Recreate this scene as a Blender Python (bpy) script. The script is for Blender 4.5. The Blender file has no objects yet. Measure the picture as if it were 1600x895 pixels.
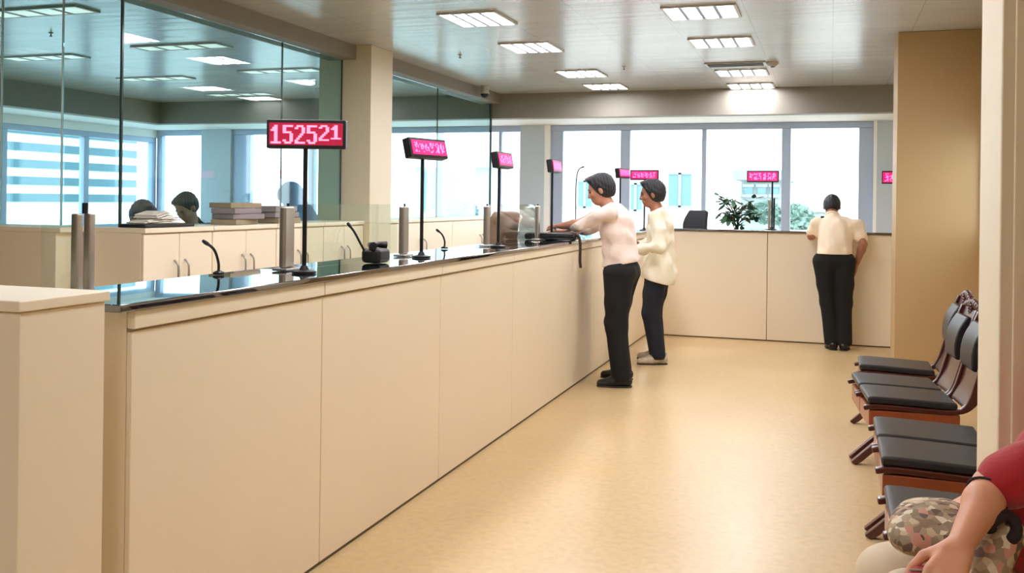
import bpy, bmesh, math, random
import numpy as np
from mathutils import Vector, Matrix

random.seed(7); np.random.seed(7)
SC = bpy.context.scene
COL = SC.collection
PI = math.pi

# ------------------------------------------------------------------ materials
def lin(c):
    def f(v):
        v /= 255.0
        return v/12.92 if v <= 0.04045 else ((v+0.055)/1.055)**2.4
    return (f(c[0]), f(c[1]), f(c[2]), 1.0)

MATS = {}
def mat(name, rgb, rough=.5, metal=0.0, spec=.5, var=0.0, vscale=3.0, bump=0.0, bscale=40.0, coat=0.0, detail=4.0, sheen=0.0):
    m = bpy.data.materials.new(name); m.use_nodes = True
    nt = m.node_tree; N = nt.nodes; L = nt.links
    b = N['Principled BSDF']
    col = lin(rgb)
    b.inputs['Base Color'].default_value = col
    b.inputs['Roughness'].default_value = rough
    b.inputs['Metallic'].default_value = metal
    b.inputs['Specular IOR Level'].default_value = spec
    b.inputs['Coat Weight'].default_value = coat
    b.inputs['Sheen Weight'].default_value = sheen
    tc = N.new('ShaderNodeTexCoord')
    if var > 0:
        no = N.new('ShaderNodeTexNoise'); no.inputs['Scale'].default_value = vscale; no.inputs['Detail'].default_value = detail
        L.new(tc.outputs['Object'], no.inputs['Vector'])
        mx = N.new('ShaderNodeMix'); mx.data_type = 'RGBA'
        a = [max(0, v*(1-var)) for v in col[:3]]; c2 = [min(1, v*(1+var)) for v in col[:3]]
        mx.inputs[6].default_value = (*a, 1); mx.inputs[7].default_value = (*c2, 1)
        L.new(no.outputs['Fac'], mx.inputs[0]); L.new(mx.outputs[2], b.inputs['Base Color'])
    if bump > 0:
        n2 = N.new('ShaderNodeTexNoise'); n2.inputs['Scale'].default_value = bscale; n2.inputs['Detail'].default_value = 3
        L.new(tc.outputs['Object'], n2.inputs['Vector'])
        bp = N.new('ShaderNodeBump'); bp.inputs['Strength'].default_value = bump; bp.inputs['Distance'].default_value = .01
        L.new(n2.outputs['Fac'], bp.inputs['Height']); L.new(bp.outputs['Normal'], b.inputs['Normal'])
    MATS[name] = m
    return m

def emis(name, rgb, strength):
    m = bpy.data.materials.new(name); m.use_nodes = True
    b = m.node_tree.nodes['Principled BSDF']
    b.inputs['Base Color'].default_value = lin(rgb)
    b.inputs['Emission Color'].default_value = lin(rgb)
    b.inputs['Emission Strength'].default_value = strength
    b.inputs['Roughness'].default_value = .4
    MATS[name] = m
    return m

def glass(name, tint, ior=1.5, refl=1.0):
    m = bpy.data.materials.new(name); m.use_nodes = True
    nt = m.node_tree; N = nt.nodes; L = nt.links
    N.remove(N['Principled BSDF'])
    out = N['Material Output']
    tr = N.new('ShaderNodeBsdfTransparent'); tr.inputs['Color'].default_value = (*tint, 1)
    gl = N.new('ShaderNodeBsdfGlossy'); gl.inputs['Roughness'].default_value = 0.0
    gl.inputs['Color'].default_value = (refl, refl, refl, 1)
    lw = N.new('ShaderNodeLayerWeight'); lw.inputs['Blend'].default_value = .5
    pw = N.new('ShaderNodeMath'); pw.operation = 'POWER'; pw.inputs[1].default_value = 5.0
    L.new(lw.outputs['Facing'], pw.inputs[0])
    ma = N.new('ShaderNodeMath'); ma.operation = 'MULTIPLY_ADD'; f0 = ((ior-1)/(ior+1))**2
    ma.inputs[1].default_value = 1-f0; ma.inputs[2].default_value = f0
    L.new(pw.outputs[0], ma.inputs[0])
    mx = N.new('ShaderNodeMixShader')
    L.new(ma.outputs[0], mx.inputs[0]); L.new(tr.outputs[0], mx.inputs[1]); L.new(gl.outputs[0], mx.inputs[2])
    L.new(mx.outputs[0], out.inputs['Surface'])
    MATS[name] = m
    return m

# ------------------------------------------------------------------ mesh helpers
def box(bm, lo, hi, bev=0.0, seg=2, rot=None, piv=None):
    t = bmesh.new()
    bmesh.ops.create_cube(t, size=1.0)
    c = [(lo[i]+hi[i])/2 for i in range(3)]; s = [abs(hi[i]-lo[i]) for i in range(3)]
    for v in t.verts:
        v.co = Vector((c[0]+v.co.x*s[0], c[1]+v.co.y*s[1], c[2]+v.co.z*s[2]))
    if bev > 0:
        bev = min(bev, min(s)*.45)
        bmesh.ops.bevel(t, geom=list(t.edges), offset=bev, segments=seg, affect='EDGES', profile=.5)
    if rot is not None:
        p = Vector(piv if piv else c)
        for v in t.verts: v.co = rot @ (v.co-p) + p
    merge(bm, t)

def merge(bm, t):
    me = bpy.data.meshes.new('tmp'); t.to_mesh(me); t.free()
    bm.from_mesh(me); bpy.data.meshes.remove(me)

def tube(bm, pts, rad, n=10, cap=True):
    pts = [Vector(p) for p in pts]
    if not isinstance(rad, (list, tuple)): rad = [rad]*len(pts)
    rings = []; up = None
    for i, p in enumerate(pts):
        d = (pts[min(i+1, len(pts)-1)] - pts[max(i-1, 0)]).normalized()
        if up is None:
            up = Vector((0, 0, 1)) if abs(d.z) < .9 else Vector((1, 0, 0))
        a = d.cross(up).normalized(); b = a.cross(d).normalized(); up = b
        rings.append([bm.verts.new(p + (a*math.cos(2*PI*k/n) + b*math.sin(2*PI*k/n))*rad[i]) for k in range(n)])
    for i in range(len(rings)-1):
        for k in range(n):
            bm.faces.new((rings[i][k], rings[i][(k+1) % n], rings[i+1][(k+1) % n], rings[i+1][k]))
    if cap:
        bm.faces.new(rings[0][::-1]); bm.faces.new(rings[-1])

def lathe(bm, prof, c=(0, 0, 0), n=24):
    rings = []
    for r, z in prof:
        rings.append([bm.verts.new((c[0]+max(r, 1e-4)*math.cos(2*PI*k/n), c[1]+max(r, 1e-4)*math.sin(2*PI*k/n), c[2]+z)) for k in range(n)])
    for i in range(len(rings)-1):
        for k in range(n):
            bm.faces.new((rings[i][k], rings[i][(k+1) % n], rings[i+1][(k+1) % n], rings[i+1][k]))
    bm.faces.new(rings[0][::-1]); bm.faces.new(rings[-1])

def prism_y(bm, poly, y0, y1, bev=0.0):
    """polygon in the xz plane extruded along y"""
    t = bmesh.new()
    a = [t.verts.new((x, y0, z)) for x, z in poly]
    f = t.faces.new(a)
    r = bmesh.ops.extrude_face_region(t, geom=[f])
    for v in r['geom']:
        if isinstance(v, bmesh.types.BMVert): v.co.y = y1
    bmesh.ops.recalc_face_normals(t, faces=list(t.faces))
    if bev > 0:
        es = [e for e in t.edges if len(e.link_faces) == 2 and e.calc_face_angle(0) > .6]
        bmesh.ops.bevel(t, geom=es, offset=bev, segments=2, affect='EDGES', profile=.5)
    merge(bm, t)

def smooth_pts(pts, m=6):
    """Catmull-Rom through 2-D or 3-D points"""
    P = [np.array(p, float) for p in pts]
    P = [2*P[0]-P[1]] + P + [2*P[-1]-P[-2]]
    out = []
    for i in range(1, len(P)-2):
        for k in range(m):
            t = k/m
            out.append(.5*((2*P[i]) + (-P[i-1]+P[i+1])*t + (2*P[i-1]-5*P[i]+4*P[i+1]-P[i+2])*t*t + (-P[i-1]+3*P[i]-3*P[i+1]+P[i+2])*t**3))
    out.append(P[-2])
    return [tuple(q) for q in out]

def strip_poly(pts, th):
    """outline of a polyline (xz) given per-point half thickness"""
    P = [np.array(p, float) for p in pts]
    if not isinstance(th, (list, tuple)): th = [th]*len(P)
    up, dn = [], []
    for i, p in enumerate(P):
        d = P[min(i+1, len(P)-1)] - P[max(i-1, 0)]; d /= np.linalg.norm(d)
        n = np.array([-d[1], d[0]])
        up.append(tuple(p+n*th[i])); dn.append(tuple(p-n*th[i]))
    return up + dn[::-1]

def wmat(o):
    M = o.matrix_basis.copy()
    while o.parent is not None:
        o = o.parent; M = o.matrix_basis @ M
    return M

def obj(name, bm, m, parent=None, sharp=50, smooth=True, local=False):
    if parent is not None and not local:
        M = wmat(parent).inverted()
        bmesh.ops.transform(bm, matrix=M, verts=list(bm.verts))
    bmesh.ops.recalc_face_normals(bm, faces=list(bm.faces))
    if smooth:
        for f in bm.faces: f.smooth = True
        a = math.radians(sharp)
        for e in bm.edges:
            if len(e.link_faces) == 2 and e.calc_face_angle(0) > a: e.smooth = False
    me = bpy.data.meshes.new(name); bm.to_mesh(me); bm.free()
    me.materials.append(m)
    o = bpy.data.objects.new(name, me); COL.objects.link(o)
    if smooth:
        w = o.modifiers.new('weighted_normals', 'WEIGHTED_NORMAL'); w.keep_sharp = True; w.weight = 50
    if parent is not None: o.parent = parent
    return o

def raw(name, verts, faces, m, parent=None, local=False):
    me = bpy.data.meshes.new(name)
    if parent is not None and not local:
        M = np.array(wmat(parent).inverted())
        verts = verts @ M[:3, :3].T + M[:3, 3]
    me.from_pydata([tuple(v) for v in verts], [], [tuple(int(i) for i in f) for f in faces])
    me.polygons.foreach_set('use_smooth', [True]*len(me.polygons))
    me.update(); me.materials.append(m)
    o = bpy.data.objects.new(name, me); COL.objects.link(o)
    if parent is not None: o.parent = parent
    return o

def tag(o, label, cat, group=None):
    o['label'] = label; o['category'] = cat
    if group: o['group'] = group
    return o

def thing(name, label, cat, loc=(0, 0, 0), rz=0.0, group=None):
    o = bpy.data.objects.new(name, None); COL.objects.link(o)
    o.empty_display_size = .05
    o.matrix_basis = Matrix.Translation(Vector(loc)) @ Matrix.Rotation(rz, 4, 'Z')
    return tag(o, label, cat, group)

def struct(name, bm, m, parent=None, **k):
    o = obj(name, bm, m, parent, **k)
    if parent is None: o['kind'] = 'structure'
    return o

def B(*a, **k):
    bm = bmesh.new(); box(bm, *a, **k); return bm

# ------------------------------------------------------------------ camera
F_PX = 1500.0; TH = math.atan(498/F_PX); EYE = 1.45; ROLL = 0.0125; PCY = 313.8
cd = bpy.data.cameras.new('camera'); cam = bpy.data.objects.new('camera', cd); COL.objects.link(cam)
cd.sensor_fit = 'HORIZONTAL'; cd.sensor_width = 36.0; cd.lens = 36.0*F_PX/1600
cd.shift_y = -(447.5-PCY)/1600; cd.clip_start = .05; cd.clip_end = 500
cam.matrix_world = Matrix.Translation((0, 0, EYE)) @ Matrix.Rotation(TH, 4, 'Z') @ Matrix.Rotation(PI/2, 4, 'X') @ Matrix.Rotation(ROLL, 4, 'Z')
SC.camera = cam

# ------------------------------------------------------------------ material list
M_wall = mat('cream_paint', (226, 212, 184), .6, var=.03, vscale=2)
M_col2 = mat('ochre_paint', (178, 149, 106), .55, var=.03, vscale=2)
M_col = mat('ochre_cream_paint', (222, 210, 184), .55, var=.03, vscale=2)
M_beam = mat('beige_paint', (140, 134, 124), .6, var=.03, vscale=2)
M_soff = mat('white_paint', (250, 250, 250), .6)
M_grey = mat('grey_wall_paint', (196, 208, 220), .6)
M_lam = mat('cream_laminate', (240, 227, 203), .38, var=.03, vscale=1.3, spec=.4)
M_lamedge = mat('cream_laminate_edge', (240, 228, 204), .4)
M_gap = mat('painted_joint_shadow', (150, 130, 104), .6)  # darker laminate tone, stands in for the soft shadow below the top rail
M_kick = mat('dark_plinth', (96, 78, 54), .5)
M_granite = mat('black_granite', (16, 18, 20), .03, spec=1.0, var=.5, vscale=180, coat=1.0)
M_granite.node_tree.nodes['Principled BSDF'].inputs['IOR'].default_value = 1.8
M_granite.node_tree.nodes['Principled BSDF'].inputs['Coat IOR'].default_value = 1.7
M_granite.node_tree.nodes['Principled BSDF'].inputs['Coat Roughness'].default_value = .02
M_steel = mat('brushed_steel', (176, 170, 162), .3, metal=.9, var=.05, vscale=60)
M_alu = mat('lilac_grey_window_frame', (180, 196, 224), .45, metal=.1)
M_black = mat('black_plastic', (20, 20, 22), .4)
M_pole = mat('black_pole_metal', (24, 24, 28), .35, metal=.3)
M_frame = mat('ceiling_light_frame', (190, 190, 186), .4, metal=.3)
M_blade = mat('louvre_blade', (120, 120, 116), .4, metal=.4)
M_dark = mat('dark_slot', (60, 58, 52), .6)
M_leather = mat('dark_grey_leather', (40, 38, 40), .36, bump=.15, bscale=220, var=.12, vscale=8)
M_wood = mat('dark_mahogany', (74, 30, 22), .3, var=.35, vscale=9, coat=.3)
M_wood2 = mat('reddish_brown_wood', (146, 74, 42), .35, var=.2, vscale=7, coat=.2)
M_hair = mat('black_hair', (22, 22, 27), .45, bump=.6, bscale=160)
M_hair2 = mat('brown_hair', (48, 36, 30), .5, bump=.6, bscale=160)
M_skin = mat('skin', (186, 132, 104), .5, var=.06, vscale=14)
M_skin2 = mat('tan_skin', (160, 106, 80), .5, var=.06, vscale=14)
M_skin3 = mat('fair_skin', (214, 152, 118), .48, var=.08, vscale=16)
M_eye = mat('eye', (30, 24, 22), .2)
M_shirt1 = mat('pinkish_white_cotton', (240, 222, 212), .8, var=.03, vscale=20, sheen=.2, bump=.5, bscale=22)
M_shirt2 = mat('cream_white_cotton', (240, 232, 208), .8, var=.03, vscale=20, sheen=.2, bump=.5, bscale=22)
M_shirt3 = mat('ivory_cotton', (240, 222, 196), .8, var=.03, vscale=20, sheen=.2, bump=.5, bscale=22)
M_red = mat('red_cotton', (168, 8, 22), .8, var=.12, vscale=20, sheen=.3, bump=.5, bscale=22)
M_trou = mat('black_trouser_cloth', (7, 7, 9), .85)
M_jean = mat('dark_blue_denim', (20, 25, 38), .85, var=.15, vscale=40)
M_cream_tr = mat('pale_trouser_cloth', (214, 196, 168), .85, var=.05, vscale=20)
M_shoe = mat('black_shoe_leather', (18, 15, 14), .25)
M_sneak = mat('beige_trainer', (190, 176, 154), .6, var=.35, vscale=26)
M_sole = mat('shoe_sole', (50, 44, 38), .6)
M_scarf = mat('blue_scarf', (140, 166, 208), .75, var=.08, vscale=15)
M_paper = mat('paper', (228, 224, 214), .8)
M_file = mat('grey_file_card', (146, 138, 140), .8, var=.1, vscale=30)
M_file2 = mat('buff_file_card', (160, 146, 118), .8, var=.1, vscale=30)
M_leaf = mat('green_leaf', (52, 92, 62), .45, var=.3, vscale=12)
M_stem = mat('plant_stem', (72, 70, 50), .7)
M_pot = mat('terracotta', (170, 110, 80), .8)
M_chair = mat('charcoal_office_fabric', (40, 40, 46), .8)
M_chairb = mat('brown_office_leather', (112, 84, 70), .5, var=.15, vscale=10)
M_white = mat('white_plastic', (226, 230, 230), .4)
M_bldg = mat('white_render', (236, 238, 238), .8)
M_bldg2 = mat('grey_render', (150, 166, 166), .8)
M_band = mat('dark_band_glass', (60, 96, 106), .3)
M_teal = mat('teal_outdoor_glass', (104, 146, 164), .3)
M_tree = mat('tree_leaves', (124, 156, 146), .8, var=.3, vscale=2)
M_grnd = mat('outdoor_ground', (190, 194, 190), .9)
M_strap = mat('dark_brown_strap', (52, 32, 26), .5)
M_lace = mat('dark_brown_lace', (38, 22, 24), .8)
M_glass = glass('blue_green_glass', (.765, .94, .975))
M_glass2 = glass('clear_screen_glass', (.90, .95, .92))
M_pane = glass('window_glass', (.97, .985, .99))
M_gedge = mat('glass_edge', (52, 76, 76), .2)
M_tube = emis('lamp_tube', (250, 249, 255), 14.0)
M_tube_dim = emis('dim_lamp_tube', (236, 232, 220), .3)
M_led = emis('pink_led', (255, 120, 150), .75)
M_led2 = emis('magenta_led', (255, 120, 190), .65)
M_screen = emis('maroon_led_panel', (150, 10, 50), .30)
M_screen2 = emis('magenta_led_panel', (206, 20, 98), .42)

def floor_material():
    m = mat('linoleum', (214, 190, 148), .26, spec=.45)
    nt = m.node_tree; N = nt.nodes; L = nt.links; b = N['Principled BSDF']
    tc = N.new('ShaderNodeTexCoord')
    n1 = N.new('ShaderNodeTexNoise'); n1.inputs['Scale'].default_value = 1.1; n1.inputs['Detail'].default_value = 5
    n2 = N.new('ShaderNodeTexNoise'); n2.inputs['Scale'].default_value = 26; n2.inputs['Detail'].default_value = 4
    L.new(tc.outputs['Object'], n1.inputs['Vector']); L.new(tc.outputs['Object'], n2.inputs['Vector'])
    a = N.new('ShaderNodeMix'); a.data_type = 'RGBA'
    a.inputs[6].default_value = lin((200, 170, 123)); a.inputs[7].default_value = lin((218, 192, 145))
    L.new(n1.outputs['Fac'], a.inputs[0])
    c = N.new('ShaderNodeMix'); c.data_type = 'RGBA'; c.blend_type = 'MULTIPLY'; c.inputs[0].default_value = .35
    r = N.new('ShaderNodeValToRGB'); r.color_ramp.elements[0].position = .3; r.color_ramp.elements[0].color = (.62, .58, .5, 1)
    r.color_ramp.elements[1].position = .62; r.color_ramp.elements[1].color = (1, 1, 1, 1)
    L.new(n2.outputs['Fac'], r.inputs[0])
    L.new(a.outputs[2], c.inputs[6]); L.new(r.outputs[0], c.inputs[7]); L.new(c.outputs[2], b.inputs['Base Color'])
    mr = N.new('ShaderNodeMapRange'); mr.inputs[3].default_value = .24; mr.inputs[4].default_value = .4
    L.new(n2.outputs['Fac'], mr.inputs[0]); L.new(mr.outputs[0], b.inputs['Roughness'])
    return m
M_floor = floor_material()

def ceiling_material():
    """glossy painted metal pans in 0.3 m strips, each strip a little uneven"""
    m = mat('glossy_metal_ceiling', (206, 212, 216), .22, metal=0, spec=.5)
    nt = m.node_tree; N = nt.nodes; L = nt.links; b = N['Principled BSDF']
    b.inputs['IOR'].default_value = 1.28
    tc = N.new('ShaderNodeTexCoord')
    br = N.new('ShaderNodeTexBrick'); br.inputs['Scale'].default_value = 1.0
    br.inputs['Brick Width'].default_value = .6; br.inputs['Row Height'].default_value = .3; br.offset = 0.0
    br.inputs['Mortar Size'].default_value = .004; br.inputs['Mortar Smooth'].default_value = .3
    br.inputs['Color1'].default_value = (.56, .575, .59, 1); br.inputs['Color2'].default_value = (.51, .525, .54, 1)
    br.inputs['Mortar'].default_value = (.41, .41, .41, 1)
    L.new(tc.outputs['Object'], br.inputs['Vector']); L.new(br.outputs['Color'], b.inputs['Base Color'])
    mp = N.new('ShaderNodeMapping'); mp.inputs['Scale'].default_value = (.55, 5.5, 1)
    L.new(tc.outputs['Object'], mp.inputs['Vector'])
    no = N.new('ShaderNodeTexNoise'); no.inputs['Scale'].default_value = 1.6; no.inputs['Detail'].default_value = 2
    L.new(mp.outputs[0], no.inputs['Vector'])
    b1 = N.new('ShaderNodeBump'); b1.inputs['Strength'].default_value = .35; b1.inputs['Distance'].default_value = .012
    L.new(no.outputs['Fac'], b1.inputs['Height'])
    L.new(b1.outputs['Normal'], b.inputs['Normal'])
    return m
M_ceil = ceiling_material()
# ------------------------------------------------------------------ the room
CZ = 2.85; SOF = 2.53; YB = 11.9; YW = 13.1; XBL = -9.5; XWL = -10.5; XR = 1.12; YF = -4.0
struct('floor', B((XWL, YF, -.1), (XR+.2, YW+.3, 0)), M_floor)
struct('ceiling', B((XBL, YF, CZ), (XR+.2, YB, CZ+.1)), M_ceil)
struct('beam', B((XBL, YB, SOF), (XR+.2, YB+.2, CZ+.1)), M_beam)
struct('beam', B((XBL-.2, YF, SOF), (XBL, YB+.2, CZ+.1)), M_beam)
struct('ceiling_recess_back', B((XWL-.2, YB+.2, SOF), (XR+.2, YW+.2, SOF+.1)), M_soff)
struct('ceiling_recess_side', B((XWL-.2, YF, SOF), (XBL-.2, YB+.2, SOF+.1)), M_soff)
struct('wall_front', B((XWL, YF-.2, -.1), (XR+.2, YF, CZ+.1)), M_wall)

# back wall: sill wall plus piers; windows stand between the piers
SILL = .95
struct('wall_back', B((XWL, YW, -.1), (XR+.2, YW+.2, SILL)), M_grey)
struct('wall_pier', B((-9.6, YW-.05, SILL), (-9.05, YW+.2, SOF)), M_grey)
struct('wall_pier', B((-4.22, YW-.05, SILL), (-3.86, YW+.2, SOF)), M_grey)
struct('trim_1', B((-3.86, YW-.04, SILL), (-3.78, YW+.2, SOF)), M_soff)
struct('trim_2', B((.51, YW-.05, SILL), (.55, YW+.2, SOF)), M_soff)
struct('wall_pier', B((.55, YW-.05, SILL), (XR+.2, YW+.2, SOF)), M_grey)

def window(name, axis, c, span, z0, z1, panes, fr=M_alu, depth=.10):
    """frame and mullions fill what the panes leave open; axis 'x' runs along x at y=c"""
    bmf = bmesh.new(); u0, u1 = span
    def put(bm, a, b, lo, hi, d0, d1):
        if axis == 'x': box(bm, (a, c+d0, lo), (b, c+d1, hi), .006, 1)
        else: box(bm, (c+d0, a, lo), (c+d1, b, hi), .006, 1)
    ps = sorted(panes); zt = z1-.085; zb = z0+.07
    put(bmf, u0, u1, zt, z1, 0, depth); put(bmf, u0, u1, z0, zb, 0, depth)
    edges = [u0]+[e for p in ps for e in p]+[u1]
    for i in range(0, len(edges), 2):
        if edges[i+1]-edges[i] > .005: put(bmf, edges[i], edges[i+1], zb, zt, 0, depth)
    o = struct(name, bmf, fr)
    for p in ps:
        bm = bmesh.new(); put(bm, p[0], p[1], zb, zt, depth*.45, depth*.45+.008)
        obj('window_pane', bm, M_pane, o)
    return o
window('window_1', 'x', YW, (-3.78, .51), SILL, SOF, [(-3.60, -2.775), (-2.64, -1.66), (-1.60, -.62), (-.505, .335)])
window('window_2', 'x', YW, (-9.05, -4.22), SILL, SOF, [(-8.72, -7.68), (-7.58, -6.62), (-6.50, -5.54), (-5.435, -4.565), (-4.52, -4.24)])
window('window_3', 'x', YW, (XWL, -9.6), SILL, SOF, [(-10.40, -9.64)])
struct('wall_left', B((XWL-.2, YF, -.1), (XWL, YW+.2, SILL)), M_grey)
struct('wall_left_blank', B((XWL-.2, YF, SILL), (XWL, 4.0, SOF)), M_grey)
window('window_4', 'y', XWL-.10, (4.0, YW), SILL, SOF-.12, [(4.1+i*1.5, 5.5+i*1.5) for i in range(6)])
struct('trim_3', B((XWL-.2, 4.0, SOF-.12), (XWL, YW+.2, SOF)), M_soff)

# right wall with a long window beside the waiting chairs
struct('wall_right', B((XR, YF, -.1), (XR+.2, YW+.2, 1.2)), M_wall)
struct('wall_right_upper', B((XR, YF, 2.09), (XR+.2, YW+.2, CZ+.1)), M_wall)
struct('wall_right_near', B((XR, YF, 1.2), (XR+.2, 6.9, 2.09)), M_wall)
struct('wall_right_far', B((XR, 8.28, 1.2), (XR+.2, YW+.2, 2.09)), M_wall)
window('window_5', 'y', XR+.05, (6.9, 8.28), 1.2, 2.09, [(6.94, 7.56), (7.62, 8.24)], fr=M_soff)

# columns
struct('column_left', B((-4.50, 7.85, 0), (-3.965, 8.30, CZ), .006, 1), M_col)
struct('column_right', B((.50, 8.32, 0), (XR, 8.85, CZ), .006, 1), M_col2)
bmp = bmesh.new(); box(bmp, (.43, 2.85, 0), (XR, 3.22, CZ), .006, 1)
struct('column_near', bmp, M_col)
struct('trim_4', B((.462, 2.838, 0), (.52, 2.85, CZ), .004, 1), M_wall)

# header over the inner glass wall
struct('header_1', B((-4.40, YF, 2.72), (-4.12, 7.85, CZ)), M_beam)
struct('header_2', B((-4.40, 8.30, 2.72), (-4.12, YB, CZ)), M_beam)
struct('baseboard_right', B((XR-.015, 3.22, 0), (XR, 8.32, .08)), M_wood2)

# ------------------------------------------------------------------ counters
CF = -1.90; CBK = -2.30; BT = 1.122
joints = [2.27, 3.365, 4.575, 5.765, 7.85, 9.2, 10.5]
clabs = ['cream counter unit at the near end with its grey end face showing',
         'cream counter unit second from the near end, in front of the black phone box',
         'cream counter unit third from the near end, under the third number display',
         'long cream counter unit under the small fourth display, ending at the leaning man',
         'cream counter unit behind the legs of the leaning man in black trousers',
         'cream counter unit at the inner corner where the two counters meet']
for i in range(6):
    y0, y1 = joints[i]+.003, joints[i+1]-.003
    t = thing('counter_unit', clabs[i], 'counter', (CF-.2, (y0+y1)/2, 0), group='panelled units of the long counter')
    obj('carcass', B((CBK, y0, .013), (CF-.018, y1, BT)), M_lam, t)
    obj('front_panel', B((CF-.018, y0, .013), (CF, y1, BT-.062), .003, 1), M_lam, t)
    obj('top_rail', B((CF-.018, y0, BT-.054), (CF+.010, y1, BT), .003, 1), M_lamedge, t)
    obj('painted_shadow_gap', B((CF-.018, y0, BT-.062), (CF-.006, y1, BT-.054)), M_gap, t)  # strip that carries the rail's shadow as colour
    obj('plinth', B((CBK+.03, y0, 0), (CF-.004, y1, .013)), M_kick, t)
tag(obj('granite_worktop', B((CBK-.03, 2.20, BT+.001), (CF+.022, 10.46, BT+.024), .004, 2), M_granite),
    'long polished black granite top on the counter with the 152521 display', 'worktop')
BB = 1.150
bj = [-1.855, -.63, 1.10]
bl = ['cream counter unit of the short back counter beside the man in dark jeans',
      'cream back counter unit in front of the man bending with lowered head']
for i in range(2):
    x0, x1 = bj[i]+.003, bj[i+1]-.003
    t = thing('counter_unit', bl[i], 'counter', ((x0+x1)/2, 10.7, 0), group='panelled units of the back counter')
    obj('carcass', B((x0, 10.518, .013), (x1, 10.9, BB)), M_lam, t)
    obj('front_panel', B((x0, 10.5, .013), (x1, 10.518, BB-.002), .003, 1), M_lam, t)
    obj('plinth', B((x0, 10.506, 0), (x1, 10.87, .013)), M_kick, t)
tag(obj('granite_worktop', B((-1.87, 10.475, BB+.001), (1.10, 10.93, BB+.022), .004, 2), M_granite),
    'short polished black granite top on the back counter below the windows', 'worktop')

t = thing('side_cabinet', 'plain cream free-standing cabinet in front of the near end of the counter', 'cabinet', (-2.1, 1.98, 0))
obj('carcass', B((-2.6, 1.84, 0), (-1.868, 2.13, 1.162), .003, 1), M_lam, t)
obj('top_board', B((-2.61, 1.83, 1.164), (-1.86, 2.14, 1.192), .004, 2), M_lamedge, t)

# steel posts carrying the low glass screens
posts = [(2.365, .036), (3.52, .078), (4.68, .072), (5.98, .06), (7.14, .055)]
plabs = ['slim twin-bar steel screen post behind the free-standing cabinet top', 'broad steel screen post just left of the 152521 display pole',
         'steel screen post beside the second display pole', 'steel screen post beside the brown chair back', 'steel screen post by the fourth display pole']
for i, (y, w) in enumerate(posts):
    x = -2.16
    t = thing('screen_post', plabs[i], 'post', (x, y, BT+.0255), group='steel posts along the long counter')
    bm = bmesh.new()
    if i == 0:
        for s in (-1, 1): box(bm, (x-.012, y+s*.026-.013, BT+.037), (x+.012, y+s*.026+.013, 1.395), .004, 2)
    else:
        box(bm, (x-.016, y-w/2, BT+.037), (x+.016, y+w/2, 1.415), .010, 3)
    obj('upright', bm, M_steel, t)
    obj('foot_plate', B((x-.035, y-w/2-.02, BT+.0255), (x+.035, y+w/2+.02, BT+.037), .004, 2), M_steel, t)
    bm = bmesh.new(); tube(bm, [(x, y+.006, 1.395), (x, y+.006, 1.428)], .009 if i == 0 else .006, 10)
    obj('cap_pin', bm, M_black, t)
xs = -2.165
for (y0, y1, lab) in [(2.21, 2.33, 'narrow low glass screen beside the twin-bar post'), (3.68, 4.60, 'low glass screen standing behind the black phone box'),
                      (6.0, 7.08, 'low glass screen between the third and fourth display poles')]:
    t = thing('glass_screen', lab, 'glass screen', (xs, (y0+y1)/2, BT+.026), group='low glass screens on the counter')
    obj('pane', B((xs-.005, y0, BT+.0265), (xs+.005, y1, 1.425)), M_glass2, t)

# back counter posts
for (x, lab) in [(-.62, 'pale steel post on the back counter beside the plant')]:
    t = thing('screen_post', lab, 'post', (x, 10.83, BB+.0235), group='steel posts of the back counter')
    obj('upright', B((x-.03, 10.82, BB+.034), (x+.0, 10.845, 1.50), .008, 3), M_steel, t)
    obj('foot_plate', B((x-.06, 10.795, BB+.0235), (x+.03, 10.87, BB+.034), .003, 2), M_steel, t)
    bm = bmesh.new(); tube(bm, [(x+.035, 10.83, BB+.034), (x+.035, 10.83, 1.515)], .010, 10)
    obj('side_rod', bm, M_black, t)

# ------------------------------------------------------------------ number displays
DIG = {'1': ['..##..', '.###..', '####..', '..##..', '..##..', '..##..', '..##..', '..##..', '######'],
       '5': ['######', '##....', '##....', '#####.', '....##', '....##', '....##', '##..##', '.####.'],
       '2': ['.####.', '##..##', '....##', '....##', '...##.', '..##..', '.##...', '##....', '######']}
def led_text(bm, text, w, h, ox, oz, y, heights=None):
    n = len(text); cw = w/n
    for i, ch in enumerate(text):
        g = DIG[ch]; hs = heights[i] if heights else (1, 0)
        px = cw*.86/6; pz = h*hs[0]/9
        for r, row in enumerate(g):
            for c, v in enumerate(row):
                if v == '#':
                    x = ox-w/2+i*cw+cw*.07+c*px; z = oz+h/2-(r+1)*pz-(1-hs[0])*h*.3+hs[1]*h
                    box(bm, (x+px*.02, y-.002, z+pz*.04), (x+px*.98, y, z+pz*.96))
def led_noise(bm, w, h, y, seed):
    R = random.Random(seed); n = 6; cw = w/n
    for i in range(n):
        for r in range(7):
            for c in range(4):
                if R.random() < .5:
                    x = -w/2+i*cw+cw*.1+c*cw*.2; z = h/2-(r+1)*h/7
                    box(bm, (x, y-.002, z+.001), (x+cw*.17, y, z+h/7-.001))

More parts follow.
